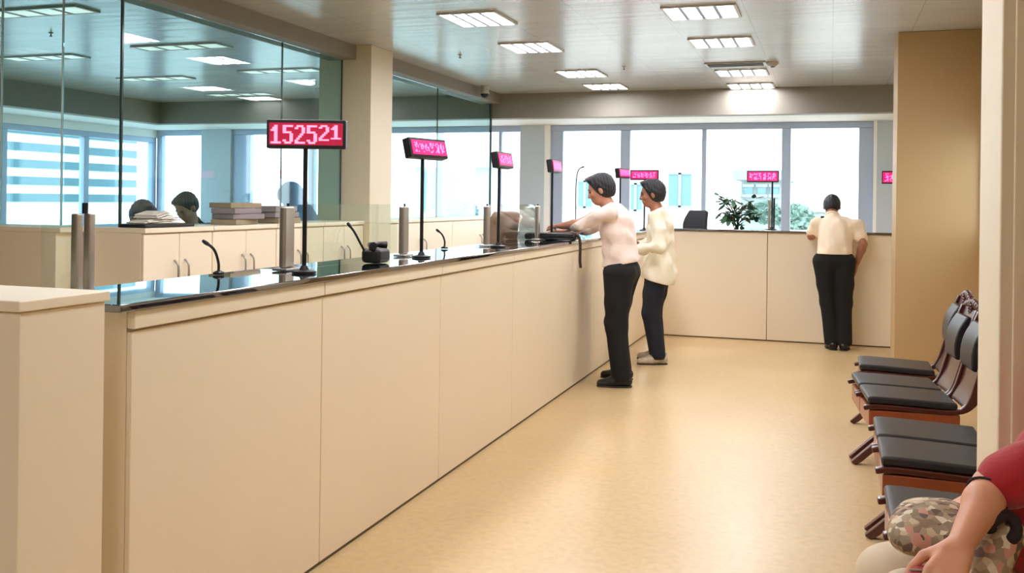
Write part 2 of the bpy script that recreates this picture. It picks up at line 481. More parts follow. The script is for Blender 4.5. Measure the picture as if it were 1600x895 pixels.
def display(loc, zc, facing, label, tilt=0.0, text=None, w=.37, h=.125, off=0.0, base_z=None, bright=M_screen2, ledm=M_led2, seed=1):
    """facing: rotation about z; the local front is -y"""
    t = thing('number_display', label, 'display', loc, facing, 'LED number displays on poles')
    bm = bmesh.new(); lathe(bm, [(.05, 0), (.05, .008), (.02, .014), (.012, .03)], n=20); obj('base', bm, M_pole, t, local=True)
    top = zc-loc[2]
    bm = bmesh.new(); tube(bm, [(0, 0, .01), (0, 0, top)], .0095, 12); obj('pole', bm, M_pole, t, local=True)
    R = Matrix.Translation((off, 0, top)) @ Matrix.Rotation(tilt, 4, 'X')
    bm = bmesh.new(); box(bm, (-w/2, -.028, -h/2), (w/2, .022, h/2), .006, 2)
    bmesh.ops.transform(bm, matrix=R, verts=list(bm.verts)); ho = obj('housing', bm, M_black, t, local=True)
    bm = bmesh.new(); box(bm, (-w/2+.012, -.031, -h/2+.014), (w/2-.012, -.0282, h/2-.014))
    bmesh.ops.transform(bm, matrix=R, verts=list(bm.verts)); s = obj('screen', bm, bright, t, local=True)
    bm = bmesh.new()
    if text: led_text(bm, text, w-.03, h*.64, 0, -.002, -.0315, [(1, 0), (1, 0), (1, 0), (1, 0), (.84, .06), (.76, .09)])
    else: led_noise(bm, w-.05, h-.05, -.0315, seed)
    bmesh.ops.transform(bm, matrix=R, verts=list(bm.verts)); obj('led_digits', bm, ledm, s, local=True)
    return t
GT = BT+.0255; GB = BB+.0235
# facing: +x means the front (-y local) turned by +90 degrees
display((-2.02, 3.425, GT), 1.708, math.radians(20), 'nearest LED number display on a black pole, showing 152521', text='152521', w=.318, h=.117, off=.006, bright=M_screen, ledm=M_led)
display((-2.03, 4.62, GT), 1.715, math.radians(74), 'second LED display on the long counter, tilted magenta panel before the window', tilt=math.radians(-14), w=.30, h=.105, seed=3, off=.02)
display((-2.06, 5.93, GT), 1.715, math.radians(90), 'third LED display on the long counter, standing against the glass edge', tilt=math.radians(-10), w=.30, h=.105, seed=5, off=.05)
display((-2.14, 7.47, GT), 1.735, math.radians(92), 'fourth LED display on the long counter, narrow and before the window frame', tilt=math.radians(-8), w=.30, h=.105, seed=8, off=.05)
display((-2.12, 10.02, GT), 1.757, math.radians(78), 'skewed LED display on the counter corner between the two standing men', tilt=math.radians(-8), w=.28, h=.105, seed=9, off=.05)
display((-1.93, 10.40, GT), 1.750, 0, 'wide magenta LED display above the head of the man in jeans', w=.31, h=.11, seed=11, off=0)
display((-.60, 10.72, GB), 1.748, 0, 'magenta LED display on the back counter above the plant', w=.335, h=.125, seed=13, off=-.1)

display((.70, 10.78, GB), 1.745, 0, 'red LED display half hidden by the column at the back', w=.335, h=.135, seed=15, off=-.03)
# ------------------------------------------------------------------ ceiling lights
ORD = ['first', 'second', 'third', 'fourth', 'fifth', 'sixth', 'seventh', 'eighth', 'ninth', 'tenth', 'eleventh', 'twelfth']
def fixture(x, y, label, group, tube_m, wx=.46, wy=.46):
    t = thing('ceiling_light', label, 'ceiling light', (x, y, CZ), 0, group)
    bm = bmesh.new(); z0, z1 = CZ-.014, CZ-.0005
    X0, X1, Y0, Y1 = x-wx/2, x+wx/2, y-wy/2, y+wy/2
    for lo, hi in [((X0-.02, Y0-.02, z0), (X1+.02, Y0, z1)), ((X0-.02, Y1, z0), (X1+.02, Y1+.02, z1)), ((X0-.02, Y0, z0), (X0, Y1, z1)), ((X1, Y0, z0), (X1+.02, Y1, z1))]:
        box(bm, lo, hi)
    obj('light_frame', bm, M_frame, t)
    p = wx/4
    for i in range(4):
        obj('lamp_tube', B((X0+i*p+.012, Y0, CZ-.010), (X0+(i+1)*p-.022, Y1, CZ-.001), .003, 1), tube_m, t)
    bm = bmesh.new()
    for i in range(1, 4): box(bm, (X0+i*p-.020, Y0, z0), (X0+i*p+.008, Y1, z1))
    obj('louvre', bm, M_blade, t)
    return t
rowL = [11.35, 10.15, 8.32, 6.92, 5.5, 4.1, 2.7, -1.5]
rowR = [11.65, 10.45, 8.45, 7.08, 5.6, 4.2, 2.8, 0.0, -2.8]
for i, y in enumerate(rowL):
    fixture(-2.59, y, 'four-tube louvred ceiling light, %s from the window beam in the row over the counter' % ORD[i], 'ceiling lights over the counter', M_tube, .43, .50)
for i, y in enumerate(rowR):
    fixture(-.91, y, 'four-tube louvred ceiling light, %s from the window beam in the row over the aisle' % ORD[i], 'ceiling lights over the aisle', M_tube, .49, .44)
for k, (x, nm) in enumerate([(-5.75, 'just behind the glass wall'), (-7.6, 'deep in the office')]):
    for i, y in enumerate([10.9, 9.2, 7.5, 5.8, 4.1, 2.4]):
        fixture(x, y+.25*k, 'dim ceiling light %s, %s from the window beam' % (nm, ORD[i]), 'dim ceiling lights of the office', M_tube_dim, .9, .22)

t = thing('ceiling_vent', 'dark slotted air vent in the ceiling between two aisle lights', 'vent', (-.92, 9.88, CZ))
obj('vent_frame', B((-1.22, 9.70, CZ-.012), (-.62, 9.95, CZ-.0005), .003, 1), M_frame, t)
bm = bmesh.new()
for i in range(3): box(bm, (-1.19, 9.72+i*.075, CZ-.016), (-.65, 9.77+i*.075, CZ-.011))
obj('vent_slot', bm, M_dark, t)
def sprinkler(x, y, label, r=.03):
    t = thing('sprinkler', label, 'sprinkler', (x, y, CZ), 0, 'ceiling sprinklers and sensors')
    bm = bmesh.new(); lathe(bm, [(r*.7, 0), (r*.7, -.004), (.007, -.008), (.006, -.028)], (x, y, CZ-.0005), 14); obj('stem', bm, M_frame, t)
    bm = bmesh.new(); lathe(bm, [(.004, -.027), (.014, -.030), (.014, -.033), (.004, -.035)], (x, y, CZ), 14); obj('deflector', bm, M_dark, t)
sprinkler(-2.04, 9.75, 'small dark sprinkler in the bare ceiling strip between the two light rows')
sprinkler(-3.4, 8.6, 'small sprinkler in the ceiling near the counter light row')
sprinkler(-5.9, 10.2, 'small sprinkler seen through the glass wall, near the beam')
sprinkler(-6.4, 6.6, 'small sprinkler seen through the glass wall, over the office desks')
t = thing('smoke_detector', 'round grey smoke detector beside the ceiling vent', 'smoke detector', (-.56, 9.80, CZ))
bm = bmesh.new(); lathe(bm, [(.055, -.0005), (.055, -.02), (.035, -.04), (.0, -.045)], (-.56, 9.80, CZ), 20); obj('detector_body', bm, M_frame, t)
bm = bmesh.new(); lathe(bm, [(.02, -.043), (.018, -.05), (0, -.052)], (-.56, 9.80, CZ), 14); obj('sensor_cap', bm, M_dark, t)
cx, cy = -4.02, 11.0
t = thing('dome_camera', 'small dome security camera under the ceiling by the glass wall header', 'camera', (cx, cy, CZ))
bm = bmesh.new(); lathe(bm, [(.05, -.0005), (.052, -.03), (.05, -.075), (.06, -.08), (.06, -.10)], (cx, cy, CZ), 22); obj('camera_housing', bm, M_frame, t)
bm = bmesh.new(); lathe(bm, [(.056, -.10), (.050, -.125), (.03, -.145), (0, -.152)], (cx, cy, CZ), 22); obj('dome', bm, M_black, t)

# ------------------------------------------------------------------ inner glass wall on cabinets
GX = -4.26
panes = [(4.992, 6.84, 'tall tinted glass pane above the cabinet doors, next to the corner joint'), (6.846, 7.845, 'narrow tinted glass pane ending at the square column'),
         (8.306, 10.1, 'tinted glass pane just beyond the square column'), (10.106, 11.89, 'last tinted glass pane, ending at the back beam')]
for y0, y1, lab in panes:
    t = thing('glass_partition', lab, 'glass pane', (GX, (y0+y1)/2, 1.253), group='tinted glass wall panes')
    obj('pane', B((GX-.006, y0, 1.2535), (GX+.006, y1, 2.719)), M_glass, t)
    bm = bmesh.new()
    box(bm, (GX-.0065, y1-.006, 1.2535), (GX+.0065, y1+.002, 2.719))
    obj('edge_seal_or_reflection', bm, M_gedge, t)
t = thing('glass_post', 'thin dark upright closing the glass wall at the back beam', 'post', (GX, 11.91, 0))
obj('upright', B((GX-.03, 11.86, 0), (GX+.03, 11.892, 1.25), .003, 1), M_gedge, t)
obj('channel', B((GX+.009, 11.86, 1.2), (GX+.022, 11.892, 2.719), .002, 1), M_gedge, t)
xsL = [GX+.006, -4.723, -5.227, -6.6, -7.8]
for i in range(4):
    x1, x0 = xsL[i]-.006, xsL[i+1]
    t = thing('glass_partition', ['tinted glass pane turning the corner above the plain cabinet side', 'second tinted glass pane from the corner, facing the camera',
                             'third tinted glass pane from the corner, facing the camera', 'fourth tinted glass pane from the corner, deep in the office'][i],
              'glass pane', ((x0+x1)/2, 4.98, 1.253), group='tinted glass wall panes')
    obj('pane', B((x0, 4.976, 1.2535), (x1, 4.987, 2.78)), M_glass, t)
    w_ = .012 if i == 0 else .004
    obj('edge_seal_or_reflection', B((x1-w_, 4.974, 1.2535), (x1+.003, 4.9885, 2.78)), M_gedge if i == 0 else M_white, t)  # dark seal at the corner; the white strips paint in window reflection streaks
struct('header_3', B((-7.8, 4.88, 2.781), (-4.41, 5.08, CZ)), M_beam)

def cabinet(x0, x1, y0, y1, face, label, doors=2, top=1.252):
    """face '+x' puts the doors on the +x side, '-y' a plain end panel towards the camera"""
    t = thing('storage_cabinet', label, 'cabinet', ((x0+x1)/2, (y0+y1)/2, 0), 0, 'cream office cabinets under the glass wall')
    obj('carcass', B((x0, y0, .05), (x1-.02, y1, top-.032), .002, 1), M_lam, t)
    obj('plinth', B((x0+.02, y0+.02, 0), (x1-.05, y1-.02, .05)), M_kick, t)
    obj('cabinet_top', B((x0, y0, top-.032), (x1+.012, y1, top), .003, 1), M_lamedge, t)
    if face == '+x':
        w = (y1-y0)/doors
        for i in range(doors):
            a, b = y0+i*w+.003, y0+(i+1)*w-.003
            d = obj('door', B((x1-.019, a, .06), (x1, b, top-.04), .003, 1), M_lam, t)
            hy = b-.05 if i % 2 == 0 else a+.05
            bm = bmesh.new()
            tube(bm, smooth_pts([(x1+.001, hy, .86), (x1+.03, hy, .89), (x1+.034, hy, .95), (x1+.03, hy, 1.01), (x1+.001, hy, 1.04)], 4), .007, 8)
            obj('handle', bm, M_steel, d)
    return t
cabinet(-4.46, -4.02, 4.905, 5.60, '+x', 'first cream two-door cabinet from the glass corner, under the paper pile')
cabinet(-4.46, -4.02, 5.605, 6.40, '+x', 'second cream two-door cabinet from the glass corner, under the taller folder stack')
cabinet(-4.46, -4.02, 6.405, 7.12, '+x', 'third cream two-door cabinet from the glass corner, behind the broad steel post')
cabinet(-4.46, -4.02, 7.125, 7.84, '+x', 'fourth cream two-door cabinet, ending at the square column')
cabinet(-4.46, -4.02, 8.31, 10.0, '+x', 'cream cabinet with two doors beyond the square column')
cabinet(-4.46, -4.02, 10.005, 11.855, '+x', 'cream cabinet with two doors nearest the back beam')
cabinet(-5.9, -4.48, 4.70, 5.10, '-y', 'plain cream cabinet side facing the camera below the corner glass')
cabinet(-7.8, -5.92, 4.70, 5.10, '-y', 'long plain cream cabinet deeper in the office, below the glass')

# ------------------------------------------------------------------ small things on counters
def gooseneck(loc, pts, label, base):
    t = thing('gooseneck_microphone', label, 'microphone', loc, 0, 'gooseneck microphones behind the counter')
    bm = bmesh.new()
    if base == 'box':
        box(bm, (loc[0]-.05, loc[1]-.062, loc[2]+.001), (loc[0]+.05, loc[1]+.062, loc[2]+.07), .02, 3)
        obj('base_box', bm, M_black, t)
        bm = bmesh.new(); tube(bm, [(loc[0]+.02, loc[1]-.07, loc[2]+.082), (loc[0]-.01, loc[1]-.04, loc[2]+.086), (loc[0]-.01, loc[1]+.04, loc[2]+.086), (loc[0]+.02, loc[1]+.07, loc[2]+.082)], [.02, .014, .014, .02], 10)
        obj('handset', bm, M_black, t)
    else:
        lathe(bm, [(.022, 0), (.022, .008), (.014, .012), (.006, .016)], (loc[0], loc[1], loc[2]+.001), 20)
        obj('base_disc', bm, M_black, t)
    P = [(loc[0]+a, loc[1]+b, loc[2]+c) for a, b, c in smooth_pts(pts, 6)]
    bm = bmesh.new(); tube(bm, P, [.0055]*(len(P)-4)+[.006, .008, .008, .006], 10); obj('neck', bm, M_black, t)
    return t
gooseneck((-2.27, 3.205, GT), [(0, 0, .012), (0, -.003, .05), (-.002, -.03, .10), (-.004, -.095, .135)], 'thin black gooseneck microphone on the nearest stretch of granite', 'disc')
gooseneck((-2.05, 4.13, GT), [(-.03, -.05, .05), (-.05, -.07, .10), (-.07, -.09, .15), (-.10, -.10, .19)], 'black telephone box with a bent stalk microphone on the counter', 'box')
gooseneck((-2.27, 5.52, GT), [(0, 0, .012), (0, 0, .05), (-.01, -.02, .09), (-.03, -.06, .12)], 'thin black gooseneck microphone between the second and third displays', 'disc')
gooseneck((-2.24, 8.62, GT), [(0, 0, .02), (0, 0, .30), (.0, .01, .50), (.02, .02, .60), (.07, .03, .63)], 'tall black hooked gooseneck rising behind the leaning man', 'disc')

# black portfolio bag on the counter under the leaning man's arms
t = thing('bag', 'black leather document bag on the counter under the leaning man\'s arms', 'bag', (-2.07, 7.30, GT))
bm = bmesh.new(); box(bm, (-2.29, 7.205, GT+.001), (-1.87, 7.355, GT+.052), .020, 3); obj('bag_body', bm, M_shoe, t)
bm = bmesh.new(); box(bm, (-2.27, 7.20, GT+.034), (-1.89, 7.355, GT+.057), .012, 3); obj('bag_flap', bm, M_black, t)
bm = bmesh.new()
P = smooth_pts([(-1.875, 7.22, GT+.05), (-1.845, 7.225, GT+.02), (-1.838, 7.23, GT-.06), (-1.84, 7.235, GT-.15), (-1.835, 7.24, GT-.21)], 5)
tube(bm, P, .011, 8); obj('hanging_strap', bm, M_strap, t)

# papers and folders along the cabinet tops
def papers(x, y, z, n, label, w=.22, d=.30, m1=M_file, m2=M_file2, hh=.035):
    t = thing('folder_stack', label, 'folders', (x, y, z), 0, 'stacks of folders on the cabinets')
    R = random.Random(int(x*100+y*10))
    for i in range(n):
        a = R.uniform(-.16, .16); dx, dy = R.uniform(-.012, .012), R.uniform(-.02, .02)
        bm = bmesh.new(); box(bm, (x-w/2+dx, y-d/2+dy, z+.001+i*hh), (x+w/2+dx, y+d/2+dy, z+i*hh+hh-.001), .004, 2, rot=Matrix.Rotation(a, 3, 'Z'))
        obj('folder', bm, [m1, m2, M_paper][R.randrange(3)], t)
papers(-4.13, 6.05, 1.2525, 4, 'stack of grey and buff folders on the cabinet under the blue-scarfed clerk\'s window', .20, .34, hh=.04)
papers(-4.13, 6.60, 1.2525, 3, 'lower stack of folders beside the higher one on the cabinet', .20, .30, hh=.045)
t = thing('document_pile', 'untidy pile of pale papers on a dark tray on the nearest cabinet', 'papers', (-4.13, 5.15, 1.2525))
obj('tray', B((-4.235, 4.93, 1.2535), (-4.03, 5.42, 1.275), .006, 2), M_black, t)
R0 = random.Random(4)
for i in range(6):
    a = R0.uniform(-.3, .3); bm = bmesh.new()
    box(bm, (-4.22, 5.02+R0.uniform(-.03, .03)+i*.01, 1.276+i*.012), (-4.05, 5.33-i*.03, 1.286+i*.012), .003, 1, rot=Matrix.Rotation(a, 3, 'Z') @ Matrix.Rotation(.04*i, 3, 'X'))
    obj('sheet_bundle', bm, M_paper, t)

# ------------------------------------------------------------------ office chairs whose backs show over the counters
def office_chair(loc, rz, label, m, bw=.42, bz=(.62, 1.16), name='office_chair'):
    t = thing(name, label, 'office chair', loc, rz, 'office chairs of the staff')
    bm = bmesh.new(); box(bm, (-.24, -.24, .50), (.24, .24, .58), .035, 3); obj('seat', bm, m, t, local=True)
    bm = bmesh.new()
    pr = smooth_pts([(.20, bz[0]), (.215, bz[0]+.18), (.235, bz[1]-.16), (.29, bz[1])], 5)
    prism_y(bm, strip_poly(pr, .03), -bw/2, bw/2, .022)
    for v in bm.verts:
        k = 1-max(0, (v.co.z-bz[1]+.14)/.14)*.25
        v.co.y *= k; v.co.x += -.35*v.co.y*v.co.y
    obj('backrest', bm, m, t, local=True)
    bm = bmesh.new(); tube(bm, [(0, 0, .08), (0, 0, .50)], .025, 12); obj('gas_column', bm, M_black, t, local=True)
    bm = bmesh.new(); tube(bm, [(.05, 0, .52), (.22, 0, .55), (.26, 0, .80)], .018, 8); obj('back_bar', bm, M_black, t, local=True)
    for k in range(5):
        a = k*2*PI/5; bm = bmesh.new()
        tube(bm, [(0, 0, .09), (.28*math.cos(a), .28*math.sin(a), .06)], [.022, .016], 8)
        obj('leg', bm, M_black, t, local=True)
        bm = bmesh.new(); bmesh.ops.create_uvsphere(bm, u_segments=12, v_segments=8, radius=.026)
        bmesh.ops.translate(bm, verts=list(bm.verts), vec=(.28*math.cos(a), .28*math.sin(a), .027)); obj('caster', bm, M_black, t, local=True)
    return t
office_chair((-2.78, 7.55, 0), math.radians(-20), 'brown padded office chair back seen behind the third display pole', M_chairb, .40, (.66, 1.36))
office_chair((-3.1, 8.62, 0), math.radians(30), 'white office chair back seen between the third and fourth display poles', M_white, .40, (.66, 1.32))
office_chair((-1.72, 11.72, 0), math.radians(50), 'black office chair showing behind the shoulder of the man in jeans', M_chair, .40, (.64, 1.36))
# ------------------------------------------------------------------ plant on a stand behind the back counter
t = thing('potted_plant', 'leafy green pot plant behind the back counter, in front of the window', 'plant', (-1.02, 11.30, .0))
bm = bmesh.new(); lathe(bm, [(.10, 0), (.15, .10), (.17, .80), (.19, .86), (.17, .87), (.16, .82)], (-1.02, 11.30, 0), 24); obj('tall_pot', bm, M_pot, t)
bm = bmesh.new(); Rp = random.Random(3); tips = []
tube(bm, smooth_pts([(-1.02, 11.30, .80), (-1.03, 11.30, 1.0), (-1.01, 11.29, 1.20), (-1.03, 11.28, 1.36)], 4), .014, 7)
for k in range(18):
    a = Rp.uniform(0, 2*PI); h = Rp.uniform(1.16, 1.36); r = Rp.uniform(.06, .27)
    p = (-1.02+r*math.cos(a), 11.29+r*math.sin(a)*.8, h+Rp.uniform(.05, .18)); tips.append(p)
    tube(bm, smooth_pts([(-1.02, 11.29, h-.06), ((-1.02+p[0])/2, (11.29+p[1])/2, h+.06), p], 4), .006, 5)
obj('stems', bm, M_stem, t)
bm = bmesh.new()
for p in tips:
    for q in range(8):
        a = Rp.uniform(0, 2*PI); L = Rp.uniform(.10, .17); dz = Rp.uniform(-.10, .05)
        d = Vector((math.cos(a), math.sin(a), 0)); s = Vector((-d.y, d.x, 0))
        b0 = Vector(p)+Vector((Rp.uniform(-.04, .04), Rp.uniform(-.04, .04), Rp.uniform(-.06, .04)))
        ring = [b0, b0+d*L*.35+s*.028+Vector((0, 0, dz*.3)), b0+d*L*.7+s*.022+Vector((0, 0, dz*.7)), b0+d*L+Vector((0, 0, dz)), b0+d*L*.7-s*.022+Vector((0, 0, dz*.7)), b0+d*L*.35-s*.028+Vector((0, 0, dz*.3))]
        vs = [bm.verts.new(v) for v in ring]; m0 = bm.verts.new(b0+d*L*.5+Vector((0, 0, dz*.5-.008)))
        for i in range(6): bm.faces.new((vs[i], vs[(i+1) % 6], m0))
obj('foliage', bm, M_leaf, t)

# ------------------------------------------------------------------ waiting chairs
def chair_unit(x, seats, label, rz=0.0, legs=None, cy=None, group='leather waiting chairs along the window wall'):
    """seats: list of (y0, y1); seat front at world x; backs towards +x"""
    ya, yb = seats[0][0], seats[-1][1]; yc = (ya+yb)/2 if cy is None else cy
    t = thing('waiting_chair', label, 'chair', (x, yc, 0), rz, group)
    for (y0, y1) in seats:
        a, b = y0-yc+.012, y1-yc-.012
        # padded seat with a rolled front edge
        pts = smooth_pts([(.0, .420), (.05, .424), (.25, .418), (.44, .410)], 4)
        bm = bmesh.new(); prism_y(bm, strip_poly(pts, .020), a, b, .012)
        obj('seat_cushion', bm, M_leather, t, local=True)
        bm = bmesh.new(); box(bm, (.004, a-.006, .275), (.45, b+.006, .372), .006, 2); obj('seat_apron', bm, M_wood2, t, local=True)
        # dark side rails that run up into the back
        rail = smooth_pts([(-.022, .382), (.05, .392), (.25, .386), (.40, .382), (.475, .402), (.525, .47), (.555, .56), (.585, .68), (.615, .80), (.64, .865)], 4)
        n = len(rail); th = [.012+.020*min(1, max(0, (i-n*.38)/(n*.2))) for i in range(n)]
        for (s0, s1) in ((a-.010, a+.026), (b-.026, b+.010)):
            bm = bmesh.new(); prism_y(bm, strip_poly(rail, th), s0, s1, .006); obj('side_rail', bm, M_wood, t, local=True)
        bp = smooth_pts([(.485, .395), (.53, .48), (.56, .58), (.59, .69), (.62, .81)], 4)
        bm = bmesh.new(); prism_y(bm, strip_poly(bp, .016), a+.027, b-.027, .004); obj('back_panel', bm, M_wood, t, local=True)
        cp = smooth_pts([(.528, .59), (.545, .66), (.566, .75), (.590, .83)], 5); n = len(cp)
        bm = bmesh.new(); prism_y(bm, strip_poly(cp, [.014+.024*math.sin(PI*i/(n-1)) for i in range(n)]), a+.05, b-.05, .010)
        obj('back_cushion', bm, M_leather, t, local=True)
        # carved crest: scroll of lobes around a rosette
        bm = bmesh.new(); m = (a+b)/2; W = (b-a)/2
        prism_y(bm, strip_poly([(.617, .80), (.640, .865)], .016), a+.027, b-.027, .006)
        for k in range(-4, 5):
            f = k/4.0
            bmt = bmesh.new(); bmesh.ops.create_uvsphere(bmt, u_segments=12, v_segments=8, radius=1)
            rr = .034-.010*abs(f)
            for v in bmt.verts: v.co = Vector((.643+v.co.x*.024, m+f*W*.92+v.co.y*rr, .872+.022*(1-f*f)+v.co.z*rr*.9))
            merge(bm, bmt)
        for k in range(8):
            bmt = bmesh.new(); bmesh.ops.create_uvsphere(bmt, u_segments=8, v_segments=6, radius=1); an = k*PI/4
            for v in bmt.verts: v.co = Vector((.622+v.co.x*.012, m+.026*math.cos(an)+v.co.y*.012, .868+.026*math.sin(an)+v.co.z*.012))
            merge(bm, bmt)
        obj('carved_crest', bm, M_wood, t, local=True)
    bm = bmesh.new(); box(bm, (.24, ya-yc+.02, .235), (.34, yb-yc-.02, .268), .004, 1); obj('under_beam', bm, M_wood, t, local=True)
    for ly in legs:
        y = ly-yc
        for (x0, x1) in ((.26, -.035), (.32, .60)):
            bm = bmesh.new()
            pl = smooth_pts([(x0, .25), ((x0*.45+x1*.55), .125), (x1, .001)], 4)
            prism_y(bm, strip_poly(pl, [.024, .023, .022, .021, .020, .019, .018, .018, .018][:len(pl)]), y-.02, y+.02, .004)
            for v in bm.verts: v.co.z = max(v.co.z, .0005)
            obj('leg', bm, M_wood, t, local=True)
    return t
chair_unit(.185, [(6.46, 6.87)], 'dark leather waiting chair farthest along the row, near the column', legs=[6.78])
chair_unit(.165, [(5.385, 5.78), (5.79, 6.18)], 'two-seat leather waiting chair second from the column, angled slightly forward', rz=math.radians(5), legs=[5.72, 5.83])
chair_unit(.205, [(4.12, 4.51), (4.52, 4.93)], 'two-seat leather waiting chair in the middle of the row', legs=[4.47, 4.56])
chair_unit(.195, [(3.31, 3.74)], 'single leather waiting chair just beyond the near pillar', legs=[3.52])
chair_unit(.27, [(2.33, 2.80)], 'waiting chair under the person in the red shirt', legs=[2.56])

# ------------------------------------------------------------------ outdoors
struct('ground', B((-90, -40, -5.2), (70, 120, -5)), M_grnd)
def building(name, lo, hi, label, m, wins=None, group='buildings outside the windows'):
    t = thing(name, label, 'building', ((lo[0]+hi[0])/2, (lo[1]+hi[1])/2, -5), 0, group)
    obj('wall', B(lo, hi), m, t)
    bm = bmesh.new(); box(bm, (lo[0]-.3, lo[1]-.3, hi[2]), (hi[0]+.3, hi[1]+.3, hi[2]+.4)); obj('roof', bm, m, t)
    return t
def pxY(u, v, Y):
    a, b = u-800.0, v-PCY
    a, b = a*math.cos(ROLL)+b*math.sin(ROLL), -a*math.sin(ROLL)+b*math.cos(ROLL)
    c, s = math.cos(TH), math.sin(TH)
    x, y, z = a/F_PX*c-s, a/F_PX*s+c, -b/F_PX
    k = Y/y
    return x*k, EYE+z*k
def face_window(t, Y, r, m=M_teal, bars=1):
    (x0, z1), (x1, z0) = pxY(r[0], r[1], Y), pxY(r[2], r[3], Y)
    f = obj('window', B((x0, Y-.12, z0), (x1, Y-.02, z1)), m, t)
    bm = bmesh.new()
    for k in range(1, bars+1):
        x = x0+(x1-x0)*k/(bars+1); box(bm, (x-.05, Y-.16, z0), (x+.05, Y-.121, z1))
    box(bm, (x0-.06, Y-.16, z1-.06), (x1+.06, Y-.121, z1+.06)); box(bm, (x0-.06, Y-.16, z0-.06), (x1+.06, Y-.121, z0+.06))
    obj('frame', bm, M_bldg2, f)
YO = 34.0
(xa, za), (xb, zb) = pxY(880, 262, YO), pxY(1110, 300, YO)
t = building('building', (xa, YO, -5), (xb, YO+6, 3.4), 'white building with teal windows behind the two standing men', M_bldg)
for r in [(1046, 270, 1080, 324), (985, 286, 1003, 330), (905, 282, 925, 325)]: face_window(t, YO, r)
(xa, za), (xb, zb) = pxY(1158, 281, 40), pxY(1222, 340, 40)
t = building('building', (xa, 40, -5), (xb, 46, za), 'grey-green block behind the plant in the window', M_bldg2)
for r in [(1163, 290, 1176, 306), (1184, 290, 1197, 306), (1204, 290, 1216, 306)]: face_window(t, 40, r, bars=0)
(xa, za), (xb, zb) = pxY(628, 262, 36), pxY(760, 330, 36)
t = building('building', (xa, 36, -5), (xb, 42, za), 'white building with tall teal glazing seen through the glass wall', M_bldg)
for r in [(664, 267, 682, 330), (693, 267, 712, 318)]: face_window(t, 36, r)
(xa, za), (xb, zb) = pxY(1240, 330, 30), pxY(1340, 340, 30)
t = building('building', (xa, 30, -5), (xb, 34, za), 'low pale shed behind the bending man\'s head', M_bldg)
face_window(t, 30, (1256, 337, 1300, 345), bars=2)
# long office block with floor bands, beyond the side windows
t = thing('office_block', 'long white office block with dark horizontal window bands beyond the side windows', 'building', (-31, 16, -5))
obj('wall', B((-36, 6, -5), (-28, 34, 9)), M_bldg, t)
for k in range(12):
    z = 1.2+k*.62
    obj('window_band', B((-28.0, 6.4, z), (-27.93, 33.6, z+.30)), M_band, t)
obj('roof', B((-36.3, 5.7, 9), (-27.7, 34.3, 9.4)), M_bldg, t)
def tree(x, y, h, r, label, seed):
    R = random.Random(seed)
    t = thing('tree', label, 'tree', (x, y, -5), 0, 'trees outside the windows')
    bm = bmesh.new(); tube(bm, [(x, y, -5), (x+.1, y, -5+h*.45), (x, y, -5+h*.8)], [.22, .15, .06], 8); obj('trunk', bm, M_stem, t)
    bm = bmesh.new()
    for k in range(700):
        a, b = R.uniform(0, 2*PI), R.uniform(-1, 1); q = R.random()**.4*r; s = math.sqrt(1-b*b)
        c = Vector((x+q*s*math.cos(a), y+q*s*math.sin(a), -5+h-r*.7+q*b*.75))
        u = Vector((R.uniform(-1, 1), R.uniform(-1, 1), R.uniform(-1, 1))).normalized()*.22; w = u.cross(Vector((R.uniform(-1, 1), R.uniform(-1, 1), R.uniform(-1, 1)))).normalized()*.13
        vs = [bm.verts.new(c+p) for p in (u, w, -u, -w)]; bm.faces.new(vs)
    obj('foliage', bm, M_tree, t, smooth=False)
x, _ = pxY(1262, 312, 26); tree(x-.3, 26, 6.35, .4, 'small tree beside the bending man\'s head, outside the window', 1)
x, _ = pxY(1196, 325, 33); tree(x, 33, 6.45, .4, 'small tree by the mullion next to the plant, outside', 2)
x, _ = pxY(722, 322, 30); tree(x, 30, 6.4, .45, 'small tree outside, seen beside the third display', 3)
# ------------------------------------------------------------------ people: smooth distance fields, surface nets
def V3(*a): return np.array(a if len(a) == 3 else a[0], float)
def nrm(v): v = np.array(v, float); return v/np.linalg.norm(v)

